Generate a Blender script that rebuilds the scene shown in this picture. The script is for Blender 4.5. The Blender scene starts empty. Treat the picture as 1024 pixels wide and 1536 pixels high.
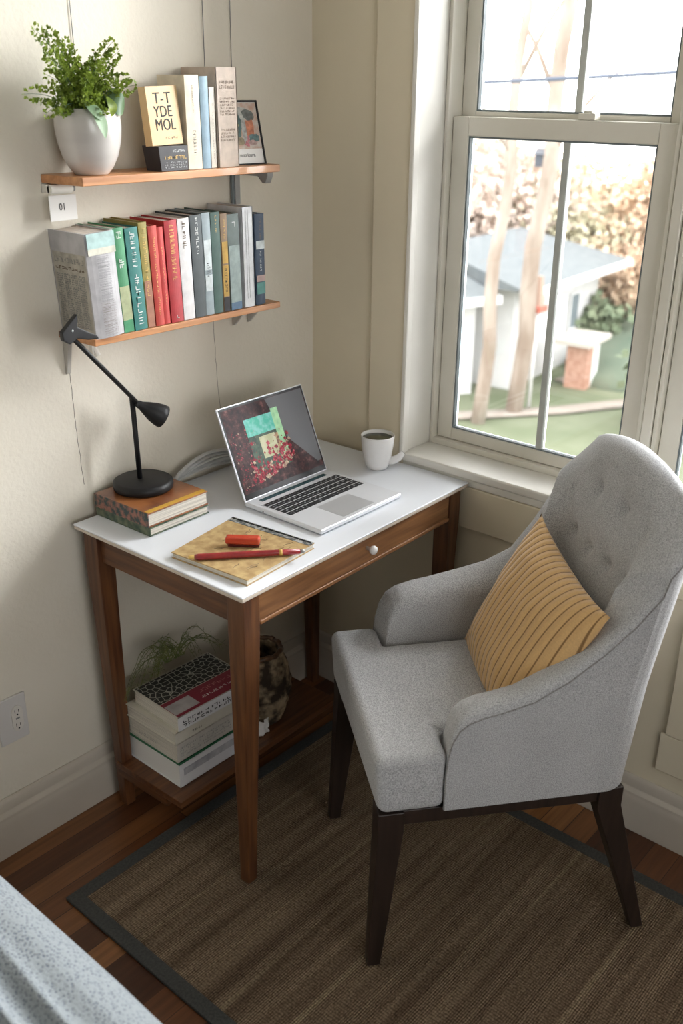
import bpy, bmesh, math, random
from mathutils import Vector, Matrix, Euler, noise
random.seed(7)
C = bpy.context.scene.collection
PI = math.pi
WY, WX, H = 1.756, 1.91, 1.6512          # left wall plane y, window wall plane x, camera height
# ------------------------------------------------------------------ materials
def _nt(name):
    m = bpy.data.materials.new(name); m.use_nodes = True
    nt = m.node_tree; return m, nt, nt.nodes['Principled BSDF']
def rgb(c): return (c[0], c[1], c[2], 1)
def mat(name, c1, c2=None, scale=8, rough=.55, bump=0, bscale=None, metal=0, stretch=(1,1,1), detail=4, coat=0, spec=.5, lo=.35, hi=.65, sheen=0, emit=None, bdist=.002):
    m, nt, b = _nt(name); N, L = nt.nodes.new, nt.links.new
    b.inputs['Roughness'].default_value = rough; b.inputs['Metallic'].default_value = metal
    b.inputs['Specular IOR Level'].default_value = spec
    b.inputs['Coat Weight'].default_value = coat
    b.inputs['Sheen Weight'].default_value = sheen
    b.inputs['Base Color'].default_value = rgb(c1)
    if c2 or bump:
        tc = N('ShaderNodeTexCoord'); mp = N('ShaderNodeMapping'); mp.inputs['Scale'].default_value = stretch
        L(tc.outputs['Object'], mp.inputs['Vector'])
    if c2:
        n = N('ShaderNodeTexNoise'); n.inputs['Scale'].default_value = scale; n.inputs['Detail'].default_value = detail
        L(mp.outputs[0], n.inputs['Vector'])
        r = N('ShaderNodeValToRGB'); r.color_ramp.elements[0].position = lo; r.color_ramp.elements[1].position = hi
        r.color_ramp.elements[0].color = rgb(c1); r.color_ramp.elements[1].color = rgb(c2)
        L(n.outputs['Fac'], r.inputs['Fac']); L(r.outputs['Color'], b.inputs['Base Color'])
    if bump:
        n2 = N('ShaderNodeTexNoise'); n2.inputs['Scale'].default_value = bscale or scale*3; n2.inputs['Detail'].default_value = 5
        L(mp.outputs[0], n2.inputs['Vector'])
        bp = N('ShaderNodeBump'); bp.inputs['Strength'].default_value = bump; bp.inputs['Distance'].default_value = bdist
        L(n2.outputs['Fac'], bp.inputs['Height']); L(bp.outputs['Normal'], b.inputs['Normal'])
    if emit:
        b.inputs['Emission Color'].default_value = rgb(emit[0]); b.inputs['Emission Strength'].default_value = emit[1]
    return m
def wood(name, dark, light, axis='x', rough=.4, scale=6, coat=.15):
    s = {'x':(1,14,14), 'y':(14,1,14), 'z':(14,14,1)}[axis]
    return mat(name, dark, light, scale=scale, rough=rough, bump=.12, bscale=scale*3, stretch=s, detail=6, lo=.3, hi=.7, coat=coat)
def pages_mat(name, c, axis='z'):
    m, nt, b = _nt(name); N, L = nt.nodes.new, nt.links.new
    tc = N('ShaderNodeTexCoord'); mp = N('ShaderNodeMapping')
    mp.inputs['Scale'].default_value = {'z':(3,3,900), 'x':(900,3,3)}[axis]
    n = N('ShaderNodeTexNoise'); n.inputs['Scale'].default_value = 1; n.inputs['Detail'].default_value = 2
    r = N('ShaderNodeValToRGB'); r.color_ramp.elements[0].color = rgb([v*.6 for v in c]); r.color_ramp.elements[1].color = rgb(c)
    r.color_ramp.elements[0].position = .35; r.color_ramp.elements[1].position = .55
    L(tc.outputs['Object'], mp.inputs[0]); L(mp.outputs[0], n.inputs[0]); L(n.outputs['Fac'], r.inputs[0]); L(r.outputs[0], b.inputs['Base Color'])
    b.inputs['Roughness'].default_value = .9
    return m
def fabric(name, dark, light, scale=420, bump=.5):
    m, nt, b = _nt(name); N, L = nt.nodes.new, nt.links.new
    tc = N('ShaderNodeTexCoord')
    n = N('ShaderNodeTexNoise'); n.inputs['Scale'].default_value = scale; n.inputs['Detail'].default_value = 2
    n3 = N('ShaderNodeTexNoise'); n3.inputs['Scale'].default_value = 9; n3.inputs['Detail'].default_value = 3
    r = N('ShaderNodeValToRGB'); r.color_ramp.elements[0].color = rgb(dark); r.color_ramp.elements[1].color = rgb(light)
    r.color_ramp.elements[0].position = .36; r.color_ramp.elements[1].position = .62
    mx = N('ShaderNodeMix'); mx.data_type = 'RGBA'; mx.blend_type = 'MULTIPLY'; mx.inputs[0].default_value = .22
    L(tc.outputs['Object'], n.inputs[0]); L(tc.outputs['Object'], n3.inputs[0]); L(n.outputs['Fac'], r.inputs[0])
    L(r.outputs[0], mx.inputs[6]); L(n3.outputs['Fac'], mx.inputs[7]); L(mx.outputs[2], b.inputs['Base Color'])
    bp = N('ShaderNodeBump'); bp.inputs['Strength'].default_value = bump; bp.inputs['Distance'].default_value = .0012
    L(n.outputs['Fac'], bp.inputs['Height']); L(bp.outputs[0], b.inputs['Normal'])
    b.inputs['Roughness'].default_value = .95; b.inputs['Sheen Weight'].default_value = .25; b.inputs['Specular IOR Level'].default_value = .15
    return m
def leaf_mat(name, c1, c2, scale=30, trans=.3):
    m = mat(name, c1, c2, scale=scale, rough=.5)
    b = m.node_tree.nodes['Principled BSDF']; nt = m.node_tree
    t = nt.nodes.new('ShaderNodeBsdfTranslucent'); mix = nt.nodes.new('ShaderNodeMixShader'); mix.inputs[0].default_value = trans
    src = b.inputs['Base Color'].links[0].from_socket
    nt.links.new(src, t.inputs[0]); out = nt.nodes['Material Output']
    nt.links.new(b.outputs[0], mix.inputs[1]); nt.links.new(t.outputs[0], mix.inputs[2]); nt.links.new(mix.outputs[0], out.inputs[0])
    return m
M = {}
M['plaster'] = mat('plaster', (.68,.63,.53), (.72,.675,.58), scale=3, rough=.85, bump=.35, bscale=90, bdist=.003)
M['paint_flat'] = mat('paint_flat', (.70,.625,.475), (.73,.655,.50), scale=3, rough=.8, bump=.1, bscale=60)
M['base'] = mat('baseboard_paint', (.50,.45,.38), (.54,.49,.42), scale=5, rough=.4)
M['back'] = mat('low_bounce_taupe', (.26,.23,.20), rough=.9)  # walls out of view, darkened to cut bounced light
M['trim'] = mat('trim_white', (.74,.72,.66), (.79,.77,.71), scale=5, rough=.4, bump=.05, bscale=30)
M['ceil'] = mat('ceiling_white', (.6,.59,.56), rough=.9)
M['sash'] = mat('sash_cream', (.66,.63,.54), (.71,.68,.6), scale=6, rough=.4, bump=.05, bscale=40)
M['muntin'] = mat('grey_muntin', (.42,.44,.41), (.50,.52,.48), scale=20, rough=.4)
M['gasket'] = mat('grey_gasket', (.16,.19,.2), rough=.5)
M['white'] = mat('white_laminate', (.74,.77,.82), (.77,.80,.85), scale=4, rough=.32)
M['edge'] = mat('desktop_edge_beige', (.55,.47,.40), (.62,.54,.46), scale=20, rough=.5)
WD, WL = (.060,.020,.008), (.165,.065,.022)
for a in 'xyz': M['wood'+a] = wood('walnut_'+a, WD, WL, a)
M['shelf'] = wood('cherry_shelf', (.36,.15,.055), (.58,.28,.12), 'x', rough=.45)
M['espresso'] = wood('espresso_wood', (.012,.007,.005), (.028,.016,.012), 'z', rough=.42)
M['black'] = mat('matte_black', (.006,.006,.007), (.011,.011,.012), scale=20, rough=.48, spec=.35)
M['alu'] = mat('aluminium', (.72,.74,.78), rough=.38, metal=.25)
M['alu_dark'] = mat('aluminium_edge', (.35,.36,.38), rough=.4, metal=.7)
M['key'] = mat('black_key', (.012,.014,.018), rough=.5)
M['keymark'] = mat('key_legend', (.55,.58,.62), rough=.6)
M['steel'] = mat('grey_steel', (.30,.30,.29), (.38,.38,.36), scale=12, rough=.45, metal=.3)
M['bracket'] = mat('pale_bracket', (.42,.40,.36), (.5,.48,.43), scale=12, rough=.5)
M['ceramic'] = mat('white_ceramic', (.80,.79,.78), rough=.22, coat=.3)
M['potglaze'] = mat('grey_white_glaze', (.50,.47,.445), (.58,.55,.52), scale=3, rough=.28, coat=.3, stretch=(1,1,7))
M['soil'] = mat('soil', (.03,.02,.012), (.07,.05,.03), scale=80, rough=1, bump=1)
M['tea'] = mat('green_tea', (.018,.022,.008), (.05,.055,.02), scale=45, rough=.12)
M['fern'] = leaf_mat('fern_green', (.11,.17,.018), (.31,.40,.06), 40, .35)
M['fern_dark'] = leaf_mat('dark_leaf', (.06,.12,.05), (.12,.2,.09), 20, .2)
M['leaf_pale'] = leaf_mat('pale_leaf', (.22,.34,.2), (.32,.44,.28), 20, .2)
M['drygrass'] = leaf_mat('dry_green', (.10,.13,.03), (.24,.26,.08), 30, .2)
M['chair'] = fabric('grey_heather_fabric', (.315,.318,.325), (.61,.615,.625), 560, .35)
M['welt'] = fabric('grey_piping', (.20,.195,.19), (.36,.35,.34))
M['paper'] = mat('paper_white', (.78,.77,.74), rough=.8)
M['ink'] = mat('ink', (.02,.02,.022), rough=.7)
M['inkgrey'] = mat('ink_grey', (.22,.22,.22), rough=.8)
M['inkbrown'] = mat('ink_brown', (.16,.12,.09), rough=.8)
M['gold'] = mat('gold_print', (.62,.40,.10), rough=.5)
M['silver'] = mat('silver_print', (.62,.64,.62), rough=.5)
M['pages'] = pages_mat('page_edges', (.66,.62,.54), 'z')
M['pagesx'] = pages_mat('page_edges_upright', (.60,.53,.46), 'x')
# ------------------------------------------------------------------ mesh builder
class MB:
    def __init__(s): s.bm = bmesh.new(); s.mats = []
    def mi(s, m):
        if m not in s.mats: s.mats.append(m)
        return s.mats.index(m)
    def verts(s, co): return [s.bm.verts.new(c) for c in co]
    def face(s, vs, mi=0, smooth=False):
        try: f = s.bm.faces.new(vs)
        except ValueError: return None
        f.material_index = mi; f.smooth = smooth; return f
    def box(s, lo, hi, m, R=None, o=(0,0,0)):
        x0,y0,z0 = lo; x1,y1,z1 = hi; mi = s.mi(m)
        cs = [Vector(c) for c in [(x0,y0,z0),(x1,y0,z0),(x1,y1,z0),(x0,y1,z0),(x0,y0,z1),(x1,y0,z1),(x1,y1,z1),(x0,y1,z1)]]
        if R: cs = [R @ c for c in cs]
        v = s.verts([c + Vector(o) for c in cs])
        for q in [(3,2,1,0),(4,5,6,7),(0,1,5,4),(1,2,6,5),(2,3,7,6),(3,0,4,7)]: s.face([v[i] for i in q], mi)
        return s
    def hexa(s, bot, top, m):
        mi = s.mi(m); v = s.verts(list(bot)+list(top))
        for q in [(3,2,1,0),(4,5,6,7),(0,1,5,4),(1,2,6,5),(2,3,7,6),(3,0,4,7)]: s.face([v[i] for i in q], mi)
        return s
    def quad(s, co, m): s.face(s.verts(co), s.mi(m)); return s
    def grid(s, P, m, closeu=False, closev=False, smooth=True, flip=False):
        mi = s.mi(m); V = [s.verts(r) for r in P]; n, k = len(V), len(V[0])
        for i in range(n if closeu else n-1):
            for j in range(k if closev else k-1):
                a,b,c,d = V[i][j], V[(i+1)%n][j], V[(i+1)%n][(j+1)%k], V[i][(j+1)%k]
                s.face([a,b,c,d] if not flip else [d,c,b,a], mi, smooth)
        return V
    def tube(s, pts, r, m, seg=8, cap=True, flat=None):
        pts = [Vector(p) for p in pts]; n = len(pts)
        rs = r if isinstance(r, (list,tuple)) else [r]*n
        rings = []; up = None
        for i,p in enumerate(pts):
            t = (pts[min(i+1,n-1)] - pts[max(i-1,0)]).normalized()
            if up is None:
                up = t.orthogonal().normalized() if flat is None else (Vector(flat) - t*Vector(flat).dot(t)).normalized()
            else: up = (up - t*up.dot(t)).normalized()
            sd = t.cross(up)
            rings.append([p + (up*math.sin(a)*(1 if flat is None else .25) + sd*math.cos(a))*rs[i] for a in [2*PI*k/seg for k in range(seg)]])
        V = s.grid(rings, m, closev=True, flip=True)
        if cap: s.face(V[0], s.mi(m)); s.face(V[-1][::-1], s.mi(m))
        return s
    def lathe(s, prof, m, seg=48, o=(0,0,0), cap=True, smooth=True, R=None):
        rings = []
        for (r,z) in prof:
            rg = [Vector((r*math.cos(2*PI*k/seg), r*math.sin(2*PI*k/seg), z)) for k in range(seg)]
            if R: rg = [R @ v for v in rg]
            rings.append([v + Vector(o) for v in rg])
        V = s.grid(rings, m, closev=True, smooth=smooth, flip=True)
        if cap: s.face(V[0], s.mi(m)); s.face(V[-1][::-1], s.mi(m))
        return s
    def prism(s, poly, axis, a0, a1, m):
        def P(u,v,w): return {'x':(w,u,v), 'y':(u,w,v), 'z':(u,v,w)}[axis]
        A = s.verts([P(u,v,a0) for u,v in poly]); B = s.verts([P(u,v,a1) for u,v in poly]); mi = s.mi(m)
        s.face(A, mi); s.face(B[::-1], mi); n = len(poly)
        for i in range(n): s.face([A[i], B[i], B[(i+1)%n], A[(i+1)%n]], mi)
        return s
    def build(s, name, parent=None, bevel=0, seg=2, smooth=None, fixn=True, loc=None, rot=None, sub=0):
        if fixn: bmesh.ops.recalc_face_normals(s.bm, faces=s.bm.faces)
        me = bpy.data.meshes.new(name); s.bm.to_mesh(me); s.bm.free()
        for m in s.mats: me.materials.append(m)
        o = bpy.data.objects.new(name, me); C.objects.link(o)
        if parent: o.parent = parent
        if loc is not None: o.location = loc
        if rot is not None: o.rotation_euler = rot
        if smooth is True:
            for p in me.polygons: p.use_smooth = True
        if bevel:
            b = o.modifiers.new('bevel','BEVEL'); b.width = bevel; b.segments = seg; b.limit_method = 'ANGLE'; b.angle_limit = math.radians(40)
            for p in me.polygons: p.use_smooth = True
            wn = o.modifiers.new('wn','WEIGHTED_NORMAL'); wn.keep_sharp = True
        if sub:
            q = o.modifiers.new('sub','SUBSURF'); q.levels = q.render_levels = sub
        return o
def tag(o, label, cat, group=None, kind=None):
    if label: o['label'] = label
    if cat: o['category'] = cat
    if group: o['group'] = group
    if kind: o['kind'] = kind
    return o
def thing(name, label, cat, loc=(0,0,0), rz=0, group=None):
    o = bpy.data.objects.new(name, None); C.objects.link(o); o.empty_display_size = .05
    o.location = loc; o.rotation_euler = (0,0,rz) if not isinstance(rz, tuple) else rz
    return tag(o, label, cat, group)
def struct(o): o['kind'] = 'structure'; return o
def stroke_quads(mb, O, U, V, w, h, rows, cols, m, rnd, dens=.8, th=.12, N=None, big=False):
    """rows of small pen-like strokes filling a w x h patch at O with axes U, V"""
    O,U,V = Vector(O), Vector(U), Vector(V); Nn = U.cross(V).normalized()*.0003
    ch, cw = h/rows, w/cols
    for i in range(rows):
        for j in range(cols):
            if rnd.random() > dens: continue
            u0, v0 = (j+.12)*cw, (i+.18)*ch; gw, gh = cw*.72, ch*.64
            for k in range(rnd.choice([2,3,3])):
                t = th*min(gw,gh)
                if k == 0: a,b_,c,d = rnd.choice([0,.8])*gw, 0, t, gh
                elif rnd.random() < .6: a,b_,c,d = 0, rnd.choice([0,.42,.85])*gh, gw, t
                else: a,b_,c,d = rnd.random()*.8*gw, 0, t, gh*rnd.uniform(.4,1)
                p = [O + U*(u0+a) + V*(v0+b_) + Nn, O + U*(u0+a+c) + V*(v0+b_) + Nn, O + U*(u0+a+c) + V*(v0+b_+d) + Nn, O + U*(u0+a) + V*(v0+b_+d) + Nn]
                mb.quad(p, m)
def text_obj(s, size, m, name, parent, O, U, V, squash=1.0, align='LEFT', extr=.0002):
    cu = bpy.data.curves.new('t','FONT'); cu.body = s; cu.size = size; cu.align_x = align; cu.extrude = extr; cu.resolution_u = 3
    ob = bpy.data.objects.new('t', cu); C.objects.link(ob)
    me = bpy.data.meshes.new_from_object(ob.evaluated_get(bpy.context.evaluated_depsgraph_get()))
    bpy.data.objects.remove(ob); bpy.data.curves.remove(cu)
    U,V,O = Vector(U).normalized(), Vector(V).normalized(), Vector(O); W = U.cross(V)
    for v in me.vertices: v.co = O + U*v.co.x*squash + V*v.co.y + W*(v.co.z+extr)
    me.materials.clear(); me.materials.append(m)
    o = bpy.data.objects.new(name, me); C.objects.link(o); o.parent = parent
    return o
def prop(o, **k):
    for a,b in k.items(): o[a] = b
    return o
# ------------------------------------------------------------------ room
def floor_mat():
    m, nt, b = _nt('wood_floor'); N, L = nt.nodes.new, nt.links.new
    tc = N('ShaderNodeTexCoord'); br = N('ShaderNodeTexBrick')
    br.inputs['Scale'].default_value = 1; br.inputs['Brick Width'].default_value = 1.9; br.inputs['Row Height'].default_value = .062
    br.inputs['Mortar Size'].default_value = .0012; br.inputs['Color1'].default_value = (0,0,0,1); br.inputs['Color2'].default_value = (1,1,1,1)
    br.inputs['Mortar'].default_value = (0,0,0,1); br.offset = .37; br.inputs['Bias'].default_value = 0
    L(tc.outputs['Object'], br.inputs['Vector'])
    r = N('ShaderNodeValToRGB'); e = r.color_ramp.elements
    e[0].color = (.055,.018,.007,1); e[1].color = (.36,.16,.055,1); x = e.new(.5); x.color = (.15,.055,.02,1)
    mp = N('ShaderNodeMapping'); mp.inputs['Scale'].default_value = (2,40,40)
    n = N('ShaderNodeTexNoise'); n.inputs['Scale'].default_value = 2; n.inputs['Detail'].default_value = 6
    L(tc.outputs['Object'], mp.inputs[0]); L(mp.outputs[0], n.inputs[0])
    L(br.outputs['Color'], r.inputs[0])
    mx = N('ShaderNodeMix'); mx.data_type = 'RGBA'; mx.blend_type = 'MULTIPLY'; mx.inputs[0].default_value = .7
    r2 = N('ShaderNodeValToRGB'); r2.color_ramp.elements[0].color = (.45,.42,.4,1); r2.color_ramp.elements[0].position = .3; r2.color_ramp.elements[1].position = .65
    L(n.outputs['Fac'], r2.inputs[0]); L(r.outputs[0], mx.inputs[6]); L(r2.outputs[0], mx.inputs[7]); L(mx.outputs[2], b.inputs['Base Color'])
    bp = N('ShaderNodeBump'); bp.inputs['Strength'].default_value = .3; bp.inputs['Distance'].default_value = .001; bp.invert = True
    L(br.outputs['Fac'], bp.inputs['Height']); L(bp.outputs[0], b.inputs['Normal'])
    b.inputs['Roughness'].default_value = .33; b.inputs['Coat Weight'].default_value = .2
    return m
RX0, RY0, CZ = -1.6, -2.2, 2.5
m = MB(); m.box((RX0,RY0,-.15),(WX+.3,WY+.1,0), floor_mat()); struct(m.build('floor'))
m = MB(); m.box((RX0-.1,RY0-.1,CZ),(WX+.35,WY+.1,CZ+.1), M['ceil']); struct(m.build('ceiling'))
m = MB(); m.box((RX0-.1,WY,0),(WX+.3,WY+.1,CZ), M['plaster']); struct(m.build('wall_left'))
# window wall: opening y .27 .. 1.432, z .76 .. 2.2
OY0, OY1, OZ0, OZ1 = .02, 1.432, .765, 2.38  # opening enlarged out of view to admit more light
m = MB()
m.box((WX,RY0,0),(WX+.22,WY,OZ0), M['paint_flat']); m.box((WX,OY1+.012,OZ0),(WX+.22,WY,CZ), M['paint_flat'])
m.box((WX,RY0,OZ0),(WX+.22,OY0-.012,CZ), M['paint_flat']); m.box((WX,OY0-.012,OZ1),(WX+.22,OY1+.012,CZ), M['paint_flat'])
struct(m.build('wall_right'))
m = MB(); m.box((RX0-.1,RY0,0),(RX0,WY,CZ), M['back']); struct(m.build('wall_back'))
m = MB()
m.box((RX0,RY0-.1,0),(WX+.3,RY0,.9), M['back']); m.box((RX0,RY0-.1,2.1),(WX+.3,RY0,CZ), M['back'])
m.box((RX0,RY0-.1,.9),(-1.2,RY0,2.1), M['back']); m.box((1.0,RY0-.1,.9),(WX+.3,RY0,2.1), M['back'])
struct(m.build('wall_front'))  # unseen wall, its opening added to let the rear fill light in
# baseboards
def baseboard(name, left):
    prof = [(0,0),(.030,0),(.030,.082),(.024,.094),(.024,.104),(.014,.112),(.012,.132),(.004,.140),(0,.140)]
    m = MB()
    if left: m.prism([(WY-a, z) for a,z in prof], 'x', RX0, WX-.03, M['base'])
    else: m.prism([(WX-a, z) for a,z in prof], 'y', RY0, WY-.004, M['base'])
    struct(m.build(name, bevel=.002))
baseboard('baseboard_left', True); baseboard('baseboard_right', False)
# casing (trim), stool, apron
m = MB(); m.box((WX-.012,OY1+.001,OZ0-.10),(WX-.0005,1.548,CZ-.02), M['paint_flat']); struct(m.build('trim_1', bevel=.002))
m = MB(); m.box((WX-.018,OY1-.004,OZ0+.018),(WX+.004,OY1+.008,CZ-.02), M['trim']); struct(m.build('trim_2', bevel=.003))
m = MB(); m.box((WX-.014,OY0-.06,.765),(WX+.205,1.44,.787), M['trim']); struct(m.build('trim_3', bevel=.005, seg=3))     # sill board
m = MB(); m.box((WX-.008,OY0-.08,.745),(WX-.0005,1.44,.764), M['trim']); struct(m.build('trim_4', bevel=.003))
m = MB(); m.box((WX-.012,OY0-.04,.635),(WX-.0005,1.44,.7445), M['paint_flat']); struct(m.build('trim_5', bevel=.003))
# raised panels on the window wall, low right
m = MB(); m.box((WX-.012,.30,.290),(WX-.0005,.648,.60), M['paint_flat']); struct(m.build('trim_6', bevel=.003))
m = MB(); m.box((WX-.009,.36,.186),(WX-.0005,.660,.2885), M['paint_flat']); struct(m.build('trim_7', bevel=.003))
# thin cracks in the plaster of the left wall
def crack(n, pts, r=.0007):
    m = MB(); q = []
    for i in range(len(pts)-1):
        a,b = Vector((pts[i][0],WY,pts[i][1])), Vector((pts[i+1][0],WY,pts[i+1][1]))
        for k in range(6): q.append(a.lerp(b,k/6) + Vector((random.uniform(-.0012,.0012) if (i+k) else 0,0,0)))
    q.append(b); m.tube(q, r, mat('crack_shadow_grey',(.2,.18,.15),rough=1), seg=5)
    struct(m.build(n))
crack('trim_8', [(1.149,1.10),(1.150,1.0),(1.152,.93),(1.156,.83)]); crack('trim_9', [(1.557,1.16),(1.562,1.02),(1.57,.90)])
# ---- windows
def glass_mat():
    m, nt, b = _nt('window_glass'); N, L = nt.nodes.new, nt.links.new
    t = N('ShaderNodeBsdfTransparent'); g = N('ShaderNodeBsdfGlossy'); g.inputs['Roughness'].default_value = .02
    f = N('ShaderNodeFresnel'); f.inputs[0].default_value = 1.35; mx = N('ShaderNodeMixShader')
    L(f.outputs[0], mx.inputs[0]); L(t.outputs[0], mx.inputs[1]); L(g.outputs[0], mx.inputs[2]); L(mx.outputs[0], nt.nodes['Material Output'].inputs[0])
    return m
M['glass'] = glass_mat()
def window(name, y0, y1, mid):
    w = bpy.data.objects.new(name, None); C.objects.link(w); w.location = (WX+.1, (y0+y1)/2, OZ0+.03); struct(w)
    oy = -(y0+y1)/2; ox = -(WX+.1); oz = -(OZ0+.03)
    def B(m_, lo, hi, mt): m_.box((lo[0]+ox,lo[1]+oy,lo[2]+oz),(hi[0]+ox,hi[1]+oy,hi[2]+oz), mt)
    XF = WX+.10
    fr = MB()                                    # outer frame with stops
    B(fr,(XF,y0,.787),(XF+.10,y0+.010,OZ1),M['sash']); B(fr,(XF,y1-.010,.787),(XF+.10,y1,OZ1),M['sash'])
    B(fr,(XF,y0+.01,OZ1-.03),(XF+.10,y1-.01,OZ1),M['sash']); B(fr,(XF+.0,y0+.01,.787),(XF+.10,y1-.01,.803),M['sash'])
    fr.build('window_frame', w, bevel=.002)
    def sash(x, za, zb, a, b, st, top, bot, nm):
        s = MB()
        B(s,(x,a,za),(x+.03,a+st,zb),M['sash']); B(s,(x,b-st,za),(x+.03,b,zb),M['sash'])
        B(s,(x,a+st,za),(x+.03,b-st,za+bot),M['sash']); B(s,(x,a+st,zb-top),(x+.03,b-st,zb),M['sash'])
        so = s.build(nm, w, bevel=.0025)
        g = MB(); t = .004; gy0, gy1, gz0, gz1 = a+st, b-st, za+bot, zb-top
        B(g,(x+.004,gy0,gz0),(x+.02,gy0+t,gz1),M['gasket']); B(g,(x+.004,gy1-t,gz0),(x+.02,gy1,gz1),M['gasket'])
        B(g,(x+.004,gy0+t,gz0),(x+.02,gy1-t,gz0+t),M['gasket']); B(g,(x+.004,gy0+t,gz1-t),(x+.02,gy1-t,gz1),M['gasket'])
        g.build('gasket', so)
        u = MB(); B(u,(x+.004,mid-.0085,gz0+.0005),(x+.024,mid+.0085,gz1-.0005),M['muntin'])
        mo = u.build('muntin', so, bevel=.003)
        p = MB(); B(p,(x+.012,gy0+t,gz0+t),(x+.015,gy1-t,gz1-t),M['glass']); p.build('window_pane', so)
    sash(XF+.018, .804, 1.589, y0+.012, y1-.012, .044, .042, .030, 'lower_sash')
    sash(XF+.052, 1.560, OZ1-.031, y0+.012, y1-.012, .038, .04, .040, 'upper_sash')
    lk = MB(); B(lk,(XF+.022,mid-.060,1.5895),(XF+.046,mid-.020,1.603),M['sash']); B(lk,(XF+.026,mid-.050,1.603),(XF+.042,mid-.030,1.608),M['sash'])
    lk.build('sash_lock', w, bevel=.002)
window('window_1', .853, OY1-.002, 1.118)
window('window_2', OY0+.002, .826, .42)
m = MB(); m.box((WX+.094,.828,.7875),(WX+.2,.851,OZ1), M['sash']); struct(m.build('trim_10', bevel=.003))
m = MB(); m.box((WX+.001,OY1-.001,.7875),(WX+.21,OY1+.011,OZ1), M['trim']); struct(m.build('trim_11', bevel=.001))
m = MB(); m.box((WX+.001,OY0-.011,.7875),(WX+.21,OY0+.001,OZ1), M['trim']); struct(m.build('trim_12', bevel=.001))
m = MB(); m.box((WX+.001,OY0+.002,OZ1+.0005),(WX+.21,OY1-.002,OZ1+.012), M['trim']); struct(m.build('trim_13', bevel=.001))
# ------------------------------------------------------------------ outlet
t = thing('wall_outlet', 'pale grey wall outlet plate low on the left wall, cut by the frame', 'outlet', (.905,WY-.0005,.335))
m = MB(); m.box((-.036,-.006,-.058),(.036,0,.058), mat('outlet_plate',(.60,.58,.56),rough=.35)); m.build('cover_plate', t, bevel=.002)
m = MB(); m.prism([(.014*math.copysign(min(1,abs(math.cos(a))*1.25),math.cos(a)), .034*math.sin(a)) for a in [2*PI*k/24 for k in range(24)]],'y',-.009,-.006, mat('outlet_face',(.66,.63,.58),rough=.3)); f = m.build('receptacle', t, bevel=.001, loc=(.010,0,0))
m = MB()
for zc in (.019,-.017):
    m.box((-.006,-.0093,zc-.004),(-.0045,-.0088,zc+.005),M['ink']); m.box((.0035,-.0093,zc-.004),(.005,-.0088,zc+.004),M['ink']); m.lathe([(.0022,0),(.0022,.0005)],M['ink'],12,(0,-.0088,zc-.009),R=Matrix.Rotation(PI/2,3,'X'))
m.box((-.005,-.0095,-.0015),(.005,-.0088,.0025),M['inkgrey'])
m.build('slots', f)
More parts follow.
